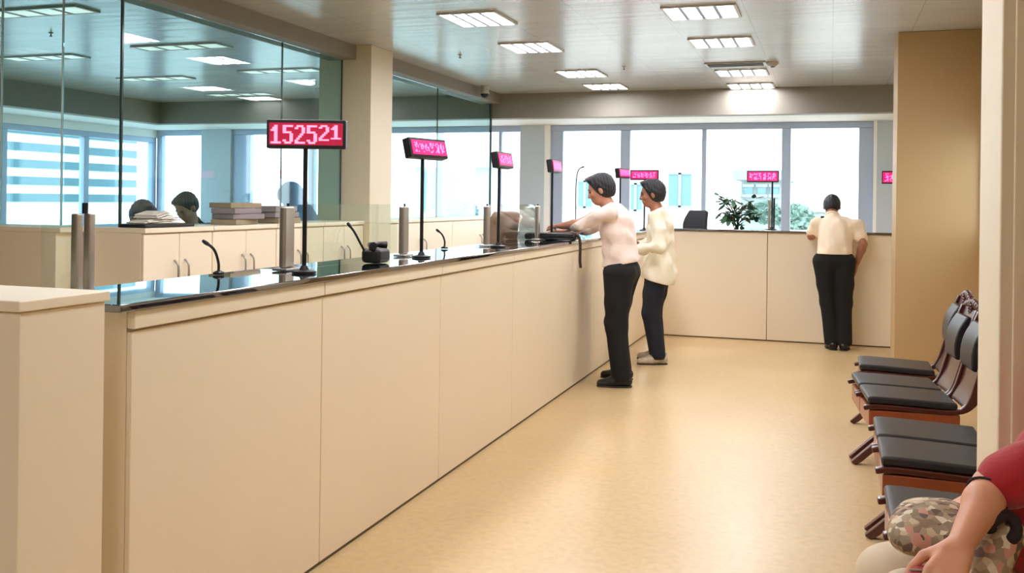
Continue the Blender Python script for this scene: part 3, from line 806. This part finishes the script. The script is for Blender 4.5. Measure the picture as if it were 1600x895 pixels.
class SDF:
    def __init__(s, h): s.h = h; s.ops = []; s.cuts = []; s.pts = []; s.disp = None
    def cone(s, a, b, ra, rb, k=.02):
        a, b = V3(a), V3(b); s.ops.append(('c', a, b, ra, rb, k)); m = max(ra, rb)
        s.pts += [np.minimum(a, b)-m, np.maximum(a, b)+m]; return s
    def chain(s, P, R, k=.02):
        for i in range(len(P)-1): s.cone(P[i], P[i+1], R[i], R[i+1], k)
        return s
    def ell(s, c, basis, r, k=.02):
        c = V3(c); m = max(r); s.ops.append(('e', c, np.array(basis), np.array(r, float), k))
        s.pts += [c-m, c+m]; return s
    def cut(s, p, n): s.cuts.append(('p', V3(p), nrm(n))); return s          # removes the side n points to
    def carve(s, c, basis, r, k=.008): s.cuts.append(('e', V3(c), np.array(basis), np.array(r, float), k)); return s
    def mesh(s):
        h = s.h; pad = 4*h+.02
        lo = np.min(s.pts, 0)-pad; hi = np.max(s.pts, 0)+pad
        n = np.ceil((hi-lo)/h).astype(int)+1
        F = np.full(n, .15, np.float32)
        ax = [lo[i]+h*np.arange(n[i]) for i in range(3)]
        for op in s.ops:
            if op[0] == 'c':
                _, a, b, ra, rb, k = op; m = max(ra, rb)+k+.03
                l, u = np.minimum(a, b)-m, np.maximum(a, b)+m
            else:
                _, c, bs, r, k = op; m = max(r)+k+.03; l, u = c-m, c+m
            i0 = np.maximum(0, np.floor((l-lo)/h).astype(int)); i1 = np.minimum(n, np.ceil((u-lo)/h).astype(int)+1)
            sl = tuple(slice(i0[i], i1[i]) for i in range(3))
            G = np.stack(np.meshgrid(*[ax[i][i0[i]:i1[i]] for i in range(3)], indexing='ij'), -1).astype(np.float32)
            d = s.dist(op, G)
            f = F[sl]; hh = np.maximum(k-np.abs(f-d), 0)/k
            F[sl] = np.minimum(f, d)-hh*hh*k*.25
        G = None
        if s.disp is not None or s.cuts:
            G = np.stack(np.meshgrid(*ax, indexing='ij'), -1).astype(np.float32)
        if s.disp is not None: F = F+s.disp(G).astype(np.float32)
        for c in s.cuts:
            if c[0] == 'p': F = np.maximum(F, (G-c[1].astype(np.float32)) @ c[2].astype(np.float32))
            else:
                d = -s.dist(('e', c[1], c[2], c[3], c[4]), G); k = c[4]
                hh = np.maximum(k-np.abs(F-d), 0)/k; F = np.maximum(F, d)+hh*hh*k*.25
        return nets(F, lo, h)
    @staticmethod
    def dist(op, G):
        if op[0] == 'c':
            _, a, b, ra, rb, k = op; ab = b-a; L2 = max(1e-9, float(ab @ ab))
            q = G-a.astype(np.float32); t = np.clip(q @ ab.astype(np.float32)/L2, 0, 1)
            return np.linalg.norm(q-t[..., None]*ab.astype(np.float32), axis=-1)-(ra+(rb-ra)*t)
        _, c, bs, r, k = op
        q = (G-c.astype(np.float32)) @ bs.T.astype(np.float32)
        k0 = np.linalg.norm(q/r, axis=-1); k1 = np.linalg.norm(q/(r*r), axis=-1)
        return (k0*(k0-1)/np.maximum(k1, 1e-6)).astype(np.float32)

def nets(F, o, h):
    s = F < 0
    cs = np.zeros([k-1 for k in F.shape], np.int8)
    C = [(i, j, k) for i in (0, 1) for j in (0, 1) for k in (0, 1)]
    sub = lambda A, c: A[c[0]:A.shape[0]-1+c[0], c[1]:A.shape[1]-1+c[1], c[2]:A.shape[2]-1+c[2]]
    for c in C: cs += sub(s, c)
    act = (cs > 0) & (cs < 8); ii = np.argwhere(act)
    idx = np.full(act.shape, -1, np.int64); idx[act] = np.arange(len(ii))
    P = np.zeros((len(ii), 3)); W = np.zeros(len(ii))
    for a in C:
        for d in range(3):
            if a[d] == 1: continue
            b = list(a); b[d] = 1
            fa = F[ii[:, 0]+a[0], ii[:, 1]+a[1], ii[:, 2]+a[2]]; fb = F[ii[:, 0]+b[0], ii[:, 1]+b[1], ii[:, 2]+b[2]]
            m = (fa < 0) != (fb < 0); t = np.where(m, fa/np.where(m, fa-fb, 1), 0)
            p = np.array(a, float)[None, :].repeat(len(ii), 0); p[:, d] = t
            P[m] += p[m]; W[m] += 1
    V = o+(ii+P/W[:, None])*h
    faces = []
    for d in range(3):
        e1, e2 = [(1, 2), (2, 0), (0, 1)][d]
        A = np.take(s, range(F.shape[d]-1), axis=d); Bq = np.take(s, range(1, F.shape[d]), axis=d)
        q = np.argwhere(A != Bq); sg = A[A != Bq]
        ok = (q[:, e1] > 0) & (q[:, e2] > 0) & (q[:, e1] < F.shape[e1]-1) & (q[:, e2] < F.shape[e2]-1)
        q, sg = q[ok], sg[ok]
        def at(a, b):
            r = q.copy(); r[:, e1] += a; r[:, e2] += b
            return idx[r[:, 0], r[:, 1], r[:, 2]]
        f = np.stack([at(-1, -1), at(0, -1), at(0, 0), at(-1, 0)], 1)
        f[~sg] = f[~sg][:, ::-1]
        faces.append(f)
    return V, np.concatenate(faces)

def folds(amp, seed, fz=38.0):
    R = random.Random(seed); ph = [R.uniform(0, 6.28) for _ in range(6)]
    def f(G):
        x, y, z = G[..., 0], G[..., 1], G[..., 2]
        w = .5*np.sin(9*x+ph[0])+.5*np.sin(11*y+7*z+ph[1])
        return amp*(np.sin(fz*z+14*x-10*y+2.2*w+ph[2])*.55+np.sin(24*z-30*x+22*y+2*w+ph[3])*.45)
    return f
def vfolds(amp, seed):
    R = random.Random(seed); ph = [R.uniform(0, 6.28) for _ in range(6)]
    def f(G):
        x, y, z = G[..., 0], G[..., 1], G[..., 2]
        w = np.sin(6*z+ph[0])
        return amp*(np.sin(44*x+30*y+1.6*w+5*z+ph[1])*.6+np.sin(52*y-26*x+1.3*w-9*z+ph[2])*.5)
    return f

def head(S, c, f, u, k=.012, sc=1.0):
    """skull, jaw, face, nose, brow, ears; returns basis (forward, left, up)"""
    f = nrm(f); u = nrm(V3(u)-f*(V3(u) @ f)); l = np.cross(u, f); Bz = np.stack([f, l, u]); c = V3(c)
    P = lambda a, b, d: c+(f*a+l*b+u*d)*sc
    R = lambda *r: [q*sc for q in r]
    S.ell(P(-.008, 0, .030), Bz, R(.098, .076, .090), k)
    S.ell(P(.026, 0, -.025), Bz, R(.066, .061, .082), .02)
    S.ell(P(.036, 0, -.078), Bz, R(.048, .046, .036), .025)
    S.cone(P(.084, .02, .022), P(.084, -.02, .022), .012*sc, .012*sc, .02)
    S.cone(P(.092, 0, .008), P(.104, 0, -.026), .008*sc, .013*sc, .012)
    S.cone(P(.098, .012, -.028), P(.098, -.012, -.028), .010*sc, .010*sc, .010)
    S.cone(P(.086, .018, -.058), P(.086, -.018, -.058), .009*sc, .009*sc, .010)
    S.cone(P(.080, .014, -.070), P(.080, -.014, -.070), .009*sc, .009*sc, .010)
    for q in (1, -1):
        S.ell(P(-.006, q*.078, -.008), Bz, R(.019, .010, .031), .008)
        S.ell(P(.066, q*.040, -.022), Bz, R(.022, .020, .020), .02)
    for q in (1, -1): S.carve(P(.098, q*.031, .004), Bz, R(.016, .016, .011), .012)
    S.carve(P(.100, 0, -.064), Bz, R(.016, .020, .0025), .004)
    return Bz, P

def hair_mesh(h, c, f, u, style='short', sc=1.0):
    f = nrm(f); u = nrm(V3(u)-f*(V3(u) @ f)); l = np.cross(u, f); Bz = np.stack([f, l, u]); c = V3(c)
    P = lambda a, b, d: c+(f*a+l*b+u*d)*sc
    S = SDF(h)
    S.ell(P(-.014, 0, .036), Bz, [.108*sc, .086*sc, .098*sc], .02)
    S.ell(P(-.040, 0, -.008), Bz, [.074*sc, .074*sc, .082*sc], .03)
    if style == 'fringe':
        S.ell(P(.062, .01, .092), Bz, [.050*sc, .058*sc, .030*sc], .03)
        S.ell(P(.094, .01, .078), Bz, [.022*sc, .044*sc, .020*sc], .02)
    else:
        S.ell(P(.050, 0, .096), Bz, [.050*sc, .060*sc, .028*sc], .03)
    S.cut(P(.060, 0, .048), nrm(f*1.0-u*.50))
    S.cut(P(0, 0, -.072), -u)
    for q in (1, -1): S.carve(P(.015, q*.088, -.020), Bz, [.030*sc, .020*sc, .040*sc], .01)
    def d(G):
        x, y, z = G[..., 0], G[..., 1], G[..., 2]
        return .0030*np.sin(170*x+90*z)*np.sin(150*y-60*z+40*x)
    S.disp = d
    return S.mesh()

def hand(S, w, d, n, t, curl=.35, sc=1.0, spread=.10):
    """w wrist, d along the hand, n where the palm looks, t towards the thumb side"""
    w, d = V3(w), nrm(d); n = nrm(V3(n)-d*(V3(n) @ d)); t0 = np.cross(n, d); t = t0 if t0 @ V3(t) > 0 else -t0
    for i in range(4):
        o = 1.5-i
        S.cone(w+t*o*.011*sc+d*.004, w+t*o*.0195*sc+d*(.086-.004*abs(o-.5))*sc, .0150*sc, .0115*sc, .010)
    for i, L in enumerate((.070, .078, .073, .058)):
        o = 1.5-i; p = w+t*o*.0205*sc+d*(.086-.004*abs(o-.5))*sc; a = 0.0; r = .0096*sc
        for q, fr in enumerate((.45, .32, .23)):
            a += curl*(.7+.35*q)
            dd = nrm((d+t*o*spread*.5)*math.cos(a)+n*math.sin(a)); e = p+dd*L*fr*sc
            S.cone(p, e, r, r*.88, .004); p, r = e, r*.90
    p = w+d*.018*sc+t*.022*sc; dd = nrm(d*.62+t*.70+n*.35); e = p+dd*.045*sc
    S.cone(p, e, .0150*sc, .0115*sc, .010); dd = nrm(d*.85+t*.30+n*.35); e2 = e+dd*.034*sc
    S.cone(e, e2, .0112*sc, .0092*sc, .004); S.cone(e2, e2+nrm(d*.95+t*.1+n*.4)*.024*sc, .0092*sc, .0078*sc, .004)

def figure(label, J, skin, shirt, trous, shoe, hairm, sleeve='long', hem=None, waist_n=(0, 0, 1), hstyle='short', bulk=1.0,
           res=.006, shirt_fold=.003, group=None, legs=True, hand_curl=(.35, .35), loc=None, seated=False, cres=None, trou_fold=.003, skip_hair=False, sneaker=False, slcut=.55, nl=1.0, wtop=None, hsc=1.0):
    g = {k: V3(v) for k, v in J.items()}
    loc = loc if loc is not None else (g['pelvis'][0], g['pelvis'][1], 0)
    T = thing('person', label, 'person', loc, 0, group)
    cres = cres or res
    shL, shR = g['shL'], g['shR']; mid = (shL+shR)/2
    lat = nrm(shL-shR); up = nrm(mid-g['pelvis']); fw = nrm(np.cross(lat, up)); lat = np.cross(up, fw); Bt = np.stack([fw, lat, up])
    hipL, hipR = g['hipL'], g['hipR']; latp = nrm(hipL-hipR); fp = nrm(np.cross(latp, V3(0, 0, 1))); Bp = np.stack([fp, latp, np.cross(fp, latp)])
    waist = g.get('waist', g['pelvis']*.62+mid*.38); chest = g.get('chest', g['pelvis']*.25+mid*.75)
    sw = np.linalg.norm(shL-shR)
    # ---- the body, one surface
    S = SDF(res)
    S.ell(chest, Bt, [.095*bulk, .145*bulk, .17], .05); S.ell(waist, Bt, [.088*bulk, .128*bulk, .14], .05)
    S.ell(g['pelvis'], Bp, [.095*bulk, .140*bulk, .11], .05)
    S.cone(shL, shR, .048, .048, .05); S.cone(mid+up*.01, g['neck'], .06, .054, .03)
    hB, hP = head(S, g['head'], g['hf'], g['hu'])
    S.cone(g['neck']-up*.02, hP(-.012, 0, -.05), .054, .052, .02)
    for s in 'LR':
        sh, el, wr = g['sh'+s], g['el'+s], g['wr'+s]
        fm = el*.72+wr*.28
        S.chain([sh, sh*.5+el*.5, el, fm, wr], [.050, .045, .038, .040, .026], .02)
        hd = g.get('hd'+s, wr-el); hn = g['hn'+s]; ht = g['ht'+s]
        hand(S, wr+nrm(hd)*.006, hd, hn, ht, hand_curl[0 if s == 'L' else 1])
        hip, kn, an = g['hip'+s], g['kn'+s], g['an'+s]; toe = g['toe'+s]
        calf = kn*.70+an*.30
        S.chain([hip, kn*.55+hip*.45, kn, calf, an], [.082*bulk, .066, .052, .052, .036], .03)
        S.chain([an, an+(toe-an)*.15-V3(0, 0, .03), V3(*(an+(toe-an)*.62)[:2], toe[2]+.006)], [.032, .026, .018], .02)
    v, f = S.mesh(); body = raw('body', v, f, skin, T)
    for q in (1, -1):
        bm = bmesh.new(); bmesh.ops.create_uvsphere(bm, u_segments=12, v_segments=8, radius=.0105)
        bmesh.ops.translate(bm, verts=list(bm.verts), vec=Vector(hP(.079, q*.031, .003))); obj('eye', bm, M_eye, T)
        bm = bmesh.new(); tube(bm, [hP(.094, q*.016, .022), hP(.092, q*.034, .026), hP(.078, q*.050, .020)], [.003, .0045, .002], 6); obj('eyebrow', bm, hairm, T)
    if not skip_hair:
        v, f = hair_mesh(.005, g['head'], g['hf'], g['hu'], hstyle, hsc); raw('hair', v, f, hairm, T)
    # ---- shirt
    S = SDF(cres); e = .016
    S.ell(chest, Bt, [.098*bulk+e, .150*bulk+e, .17+e], .06); S.ell(waist, Bt, [.098*bulk+e, .134*bulk+e, .15+e], .06)
    S.ell(g['pelvis']+V3(0, 0, .03), Bp, [.104*bulk+e, .142*bulk+e, .11+e], .06)
    if wtop is not None: S.ell(g['pelvis']+V3(0, 0, -.06), Bp, [.148*bulk, .212*bulk, .24], .05)
    S.cone(shL, shR, .062, .062, .05); S.cone(mid+up*.005, g['neck']-up*.015, .080, .066, .03)
    for s in 'LR':
        sh, el, wr = g['sh'+s], g['el'+s], g['wr'+s]
        if sleeve == 'long':
            S.chain([sh, sh*.5+el*.5, el, el*.4+wr*.6, el*.07+wr*.93], [.068, .062, .054, .046, .040], .025)
        else:
            S.chain([sh, sh*(1-slcut)+el*slcut], [.064, .064], .025)
            d = nrm(el-sh)
    fa, fb = folds(shirt_fold*.8, len(label)), vfolds(shirt_fold*.75, len(label)+2)
    S.disp = lambda G: fa(G)+fb(G)
    if sleeve != 'long':
        pass
    hp = hem if hem is not None else g['pelvis']+V3(0, 0, .06)
    S.cut(hp, -V3(waist_n)); S.cut(g['neck']-up*.010*nl, nrm(up*.9+fw*.35))
    v, f = S.mesh(); sho = raw('shirt', v, f, shirt, T)
    bm = bmesh.new(); n = 16; nb = g['neck']-up*.018; ring = []
    for k in range(n+1):
        a = -2.75+5.5*k/n; ring.append(nb+(-fw*math.cos(a)+lat*math.sin(a))*.066+up*(.026*math.cos(a)))
    tube(bm, ring, .0125, 8); obj('collar', bm, shirt, sho)
    # ---- trousers
    S = SDF(cres)
    S.ell(g['pelvis'], Bp, [.110*bulk+.004, .150*bulk, .125], .05)
    for s in 'LR':
        hip, kn, an = g['hip'+s], g['kn'+s], g['an'+s]
        S.chain([hip, hip*.45+kn*.55, kn, an+(kn-an)*.05-V3(0, 0, .02) if not seated else an], [.102*bulk, .088*(.4+.6*bulk), .076*(.4+.6*bulk), .074], .03)
    tt = wtop if wtop is not None else (hem if hem is not None else g['pelvis']+V3(0, 0, .06))
    S.disp = vfolds(trou_fold, len(label)+5)
    S.cut(V3(tt)+V3(0, 0, .012), V3(waist_n))
    for s in 'LR':
        if not seated: S.cut((0, 0, g['an'+s][2]-.035), (0, 0, -1)); break
    v, f = S.mesh(); raw('trousers', v, f, trous, T)
    # ---- shoes
    for s in 'LR':
        an, toe = g['an'+s], g['toe'+s]; d = nrm((toe-an)*V3(1, 1, 0)); z0 = toe[2]-.03
        hl = V3(an[0], an[1], z0)-d*.045; tp = V3(an[0], an[1], z0)+d*.190; sd = np.cross(V3(0, 0, 1), d)
        S = SDF(.005)
        S.cone(hl+V3(0, 0, .042), hl+d*.10+V3(0, 0, .045), .040, .042, .02); S.cone(hl+d*.10+V3(0, 0, .038), tp-d*.03+V3(0, 0, .026), .044, .032, .03)
        S.cone(hl+V3(0, 0, .05), V3(an[0], an[1], z0+.085), .036, .040, .02)
        S.cut((0, 0, z0+.012), (0, 0, -1))
        v, f = S.mesh(); so = raw('shoe', v, f, shoe, T)
        S = SDF(.005); S.cone(hl+V3(0, 0, .02), hl+d*.10+V3(0, 0, .02), .044, .046, .02); S.cone(hl+d*.10+V3(0, 0, .02), tp-d*.03+V3(0, 0, .02), .047, .037, .03)
        S.cut((0, 0, z0+.0125), (0, 0, 1)); S.cut((0, 0, z0), (0, 0, -1))
        v, f = S.mesh(); raw('sole', v, f, M_sole, so)
        if sneaker:
            bm = bmesh.new()
            for q in range(3):
                p = hl+d*(.105+.022*q); zz = .086-.010*q
                tube(bm, [p+sd*.030+V3(0, 0, z0+zz-.022)*V3(0, 0, 1), p+V3(0, 0, zz), p-sd*.030+V3(0, 0, zz-.022)], .0035, 6)
            obj('laces', bm, M_paper, so)
    return T

FL = .03          # toe height of the foot inside a shoe standing on the floor
# --- man leaning on the long counter
figure('man in white shirt and black trousers leaning his arms on the long counter', dict(
    pelvis=(-1.585, 7.60, .90), waist=(-1.60, 7.60, 1.06), chest=(-1.630, 7.60, 1.24), neck=(-1.705, 7.595, 1.425), head=(-1.765, 7.585, 1.545),
    hf=(-.93, -.15, -.30), hu=(-.28, 0, .95), shL=(-1.655, 7.395, 1.375), shR=(-1.675, 7.80, 1.365),
    elL=(-1.895, 7.385, 1.272), elR=(-1.93, 7.90, 1.225), wrL=(-2.075, 7.52, 1.252), wrR=(-2.10, 7.70, 1.205),
    hdL=(-.75, .60, -.02), hdR=(-.75, -.60, -.02), hnL=(0, 0, -1), hnR=(0, 0, -1), htL=(-.6, -.8, 0), htR=(-.6, .8, 0),
    hipL=(-1.585, 7.50, .88), hipR=(-1.585, 7.70, .88), knL=(-1.600, 7.475, .47), knR=(-1.665, 7.73, .47),
    anL=(-1.545, 7.43, .085), anR=(-1.60, 7.76, .085), toeL=(-1.73, 7.38, FL), toeR=(-1.78, 7.78, FL)),
    M_skin, M_shirt1, M_trou, M_shoe, M_hair, hem=V3(-1.585, 7.6, .955), waist_n=(-.18, 0, 1), hstyle='fringe', bulk=1.24, shirt_fold=.011, hsc=1.05)
# --- man in jeans behind him
figure('man in untucked cream shirt, dark jeans and beige trainers at the counter corner', dict(
    pelvis=(-1.475, 8.70, .86), waist=(-1.465, 8.70, 1.03), chest=(-1.470, 8.70, 1.20), neck=(-1.500, 8.695, 1.395), head=(-1.545, 8.69, 1.525),
    hf=(-.97, -.22, -.12), hu=(-.10, 0, 1), shL=(-1.470, 8.515, 1.335), shR=(-1.515, 8.885, 1.335),
    elL=(-1.425, 8.43, 1.06), elR=(-1.49, 8.99, 1.07), wrL=(-1.645, 8.455, 1.035), wrR=(-1.70, 8.86, 1.06),
    hdL=(-.8, .45, .1), hdR=(-.8, -.5, .1), hnL=(0, .8, -.5), hnR=(0, -.8, -.5), htL=(-.3, .2, .9), htR=(-.3, 0, .9),
    hipL=(-1.475, 8.61, .84), hipR=(-1.475, 8.80, .84), knL=(-1.525, 8.60, .455), knR=(-1.545, 8.82, .455),
    anL=(-1.455, 8.60, .085), anR=(-1.50, 8.85, .085), toeL=(-1.64, 8.52, FL), toeR=(-1.69, 8.84, FL)),
    M_skin2, M_shirt2, M_jean, M_sneak, M_hair, hem=V3(-1.475, 8.7, .745), waist_n=(.28, 0, 1), bulk=1.06, hsc=1.06, shirt_fold=.011, sneaker=True, wtop=V3(-1.475, 8.7, .90))
# --- man bending over the back counter
figure('man seen from behind in ivory short-sleeved shirt bending over the back counter', dict(
    pelvis=(.035, 10.20, .90), waist=(.04, 10.23, 1.04), chest=(.055, 10.31, 1.17), neck=(.02, 10.40, 1.345), head=(.012, 10.47, 1.425),
    hf=(0, .72, -.68), hu=(0, .66, .75), shL=(-.140, 10.36, 1.250), shR=(.245, 10.36, 1.250),
    elL=(-.185, 10.33, 1.125), elR=(.315, 10.26, 1.06), wrL=(-.165, 10.545, 1.268), wrR=(.255, 10.30, .86),
    hdL=(.4, .9, 0), hdR=(-.1, .2, -1), hnL=(0, 0, -1), hnR=(-1, .2, 0), htL=(1, .2, 0), htR=(.1, 1, 0),
    hipL=(-.060, 10.20, .88), hipR=(.135, 10.20, .88), knL=(-.015, 10.19, .47), knR=(.135, 10.18, .47),
    anL=(.030, 10.17, .085), anR=(.145, 10.16, .085), toeL=(-.02, 10.36, FL), toeR=(.17, 10.35, FL)),
    M_skin2, M_shirt3, M_trou, M_shoe, M_hair, sleeve='short', slcut=.62, hem=V3(.035, 10.2, .955), bulk=1.06, shirt_fold=.010)
# --- seated person in red
figure('seated person in red short-sleeved shirt with one hand on a patterned bag', dict(
    pelvis=(.565, 2.575, .575), waist=(.490, 2.525, .73), chest=(.575, 2.555, .87), neck=(.690, 2.575, 1.08), head=(.720, 2.575, 1.21),
    hf=(-1, -.10, -.05), hu=(0, 0, 1), shL=(.650, 2.425, .985), shR=(.585, 2.725, .985),
    elL=(.352, 2.400, .818), elR=(.56, 2.75, .76), wrL=(.268, 2.228, .732), wrR=(.36, 2.66, .72),
    hdL=(-.42, -.75, -.50), hdR=(-.8, -.2, -.5), hnL=(-.35, -.2, -.9), hnR=(0, 0, -1), htL=(-.6, .6, .2), htR=(-.2, -.9, 0),
    hipL=(.55, 2.49, .555), hipR=(.535, 2.66, .555), knL=(.185, 2.42, .510), knR=(.16, 2.61, .510),
    anL=(.15, 2.40, .085), anR=(.13, 2.63, .085), toeL=(.0, 2.38, FL), toeR=(-.02, 2.62, FL)),
    M_skin3, M_red, M_cream_tr, M_shoe, M_hair2, sleeve='short', slcut=.90, hem=V3(.57, 2.575, .58), bulk=1.08, res=.005, shirt_fold=.004, seated=True)
# --- clerks behind the glass, standing bent over their desks
def clerk(label, x, y, hz, lean, shirt, hairm, skin, scarf=False, turn=0.0, skip=False):
    f = V3(math.cos(turn), math.sin(turn), 0); s = V3(-math.sin(turn), math.cos(turn), 0); c = V3(x, y, 0)
    q = lambda a, b, z: c+f*a+s*b+V3(0, 0, z)
    return figure(label, dict(
        pelvis=q(-lean, 0, .88), neck=q(-.03, 0, hz-.13), head=q(.03, 0, hz), hf=f*.8-V3(0, 0, .6), hu=f*.6+V3(0, 0, .8),
        shL=q(-.05, .18, hz-.20), shR=q(-.05, -.18, hz-.20), elL=q(.12, .24, hz-.40), elR=q(.12, -.24, hz-.40), wrL=q(.26, .13, hz-.44), wrR=q(.26, -.13, hz-.44),
        hnL=(0, 0, -1), hnR=(0, 0, -1), htL=-s, htR=s, hipL=q(-lean, .09, .86), hipR=q(-lean, -.09, .86), knL=q(-lean*.6, .10, .47), knR=q(-lean*.6, -.10, .47),
        anL=q(-lean*.9, .10, .085), anR=q(-lean*.9, -.10, .085), toeL=q(-lean*.9+.15, .11, FL), toeR=q(-lean*.9+.15, -.11, FL)),
        skin, shirt, M_trou, M_shoe, hairm, res=.009, group='clerks behind the glass wall', shirt_fold=.003, skip_hair=skip, bulk=.95)
clerk('clerk with dark hair and dark jacket looking down behind the glass wall', -5.25, 6.98, 1.36, .24, M_chair, M_hair, M_skin, turn=math.radians(-100))
clerk('clerk with black hair and white shirt bowed behind the paper pile', -4.95, 6.0, 1.29, .34, M_shirt2, M_hair, M_skin, turn=math.radians(-20))
T = clerk('clerk wearing a blue headscarf behind the glass wall', -5.15, 8.52, 1.46, .20, M_scarf, M_hair, M_skin, turn=math.radians(-160), skip=True)
f = V3(math.cos(math.radians(-160)), math.sin(math.radians(-160)), 0); s = V3(-f[1], f[0], 0); c = V3(-5.15, 8.52, 1.46)+f*.03
S = SDF(.008); hf = nrm(f*.8-V3(0, 0, .6)); hu = nrm(f*.6+V3(0, 0, .8)); Bh = np.stack([hf, np.cross(hu, hf), hu])
S.ell(c+hu*.03-hf*.01, Bh, [.135, .118, .125], .03); S.cone(c-hf*.04-V3(0, 0, .06), c-f*.10-V3(0, 0, .24), .11, .18, .06); S.cone(c-f*.05-V3(0, 0, .20)+s*.10, c-f*.05-V3(0, 0, .20)-s*.10, .11, .11, .05)
S.carve(c+hf*.12-hu*.02, Bh, [.075, .062, .085], .015); S.disp = folds(.004, 9)
v, fc = S.mesh(); raw('headscarf', v, fc, M_scarf, T)

# --- patterned bag on the seated person's lap, with its dark lace, red purse and bracelet
def floral():
    m = mat('floral_fabric', (160, 140, 116), .8)
    nt = m.node_tree; N = nt.nodes; L = nt.links; b = N['Principled BSDF']; tc = N.new('ShaderNodeTexCoord')
    vo = N.new('ShaderNodeTexVoronoi'); vo.inputs['Scale'].default_value = 58; L.new(tc.outputs['Object'], vo.inputs['Vector'])
    r = N.new('ShaderNodeValToRGB'); r.color_ramp.interpolation = 'CONSTANT'
    cols = [(0, (150, 130, 104)), (.18, (196, 176, 142)), (.34, (104, 84, 70)), (.46, (170, 148, 120)), (.66, (196, 140, 120)), (.74, (136, 116, 92)), (.9, (214, 200, 172))]
    e = r.color_ramp.elements
    while len(e) < len(cols): e.new(.5)
    for i, (p, c) in enumerate(cols): e[i].position = p; e[i].color = lin(c)
    sp = N.new('ShaderNodeSeparateColor'); L.new(vo.outputs['Color'], sp.inputs[0]); L.new(sp.outputs[0], r.inputs[0])
    L.new(r.outputs[0], b.inputs['Base Color'])
    return m
M_floral = floral()
T = thing('fabric_bag', 'floral patterned soft fabric bag lying on the lap of the person in red', 'bag', (.27, 2.45, .60))
S = SDF(.005); I3 = np.eye(3)
S.ell((.250, 2.50, .690), I3, [.095, .14, .055], .05); S.ell((.19, 2.43, .675), I3, [.05, .08, .035], .05)
S.cone((.385, 2.355, .725), (.335, 2.30, .665), .036, .040, .03); S.ell((.33, 2.40, .685), I3, [.06, .09, .045], .04)
S.disp = folds(.007, 21, 60); S.cut((.2, 2.5, .640), (0, 0, -1))
v, fc = S.mesh(); raw('bag_body', v, fc, M_floral, T)
S = SDF(.004)
for k in range(14):
    a = k*2*PI/14; S.ell((.366+.026*math.cos(a), 2.330+.010*math.sin(2*a), .752+.026*math.sin(a)), I3, [.013, .014, .013], .006)
v, fc = S.mesh(); raw('lace_gather', v, fc, M_lace, T)
T = thing('bracelet', 'thin dark cord bracelet on the forearm of the person in red', 'bracelet', (.37, 2.39, .81))
bm = bmesh.new(); a = V3(.352, 2.400, .818); b = V3(.268, 2.228, .732); d = nrm(b-a); c0 = a+(b-a)*.13
u = nrm(np.cross(d, V3(0, 0, 1))); w = np.cross(u, d)
tube(bm, [c0+(u*math.cos(k*2*PI/24)+w*math.sin(k*2*PI/24))*.0445 for k in range(25)], .0028, 6, cap=False); obj('cord', bm, M_lace, T)
T = thing('purse', 'small red purse under the hand of the person in red', 'purse', (.19, 2.18, .655))
bm = bmesh.new(); box(bm, (.165, 2.15, .655), (.225, 2.215, .690), .012, 3); obj('purse_body', bm, M_red, T)
bm = bmesh.new(); tube(bm, [(.166, 2.165, .691), (.19, 2.165, .693), (.224, 2.165, .691)], .003, 6); obj('zip', bm, M_steel, T)

# ------------------------------------------------------------------ sky and render settings
w = bpy.data.worlds.new('overcast_sky'); SC.world = w; w.use_nodes = True
nt = w.node_tree; bg = nt.nodes['Background']
bg.inputs['Color'].default_value = (.88, .95, 1.0, 1); bg.inputs['Strength'].default_value = 1.8
vs = SC.view_settings
vs.view_transform = 'Standard'; vs.look = 'None'; vs.gamma = 1.0; vs.use_curve_mapping = False; vs.exposure = 1.58
cy = SC.cycles
cy.max_bounces = 12; cy.diffuse_bounces = 6; cy.glossy_bounces = 5; cy.transparent_max_bounces = 24; cy.transmission_bounces = 6
cy.caustics_reflective = False; cy.caustics_refractive = False; cy.sample_clamp_indirect = 8.0
cy.use_denoising = True
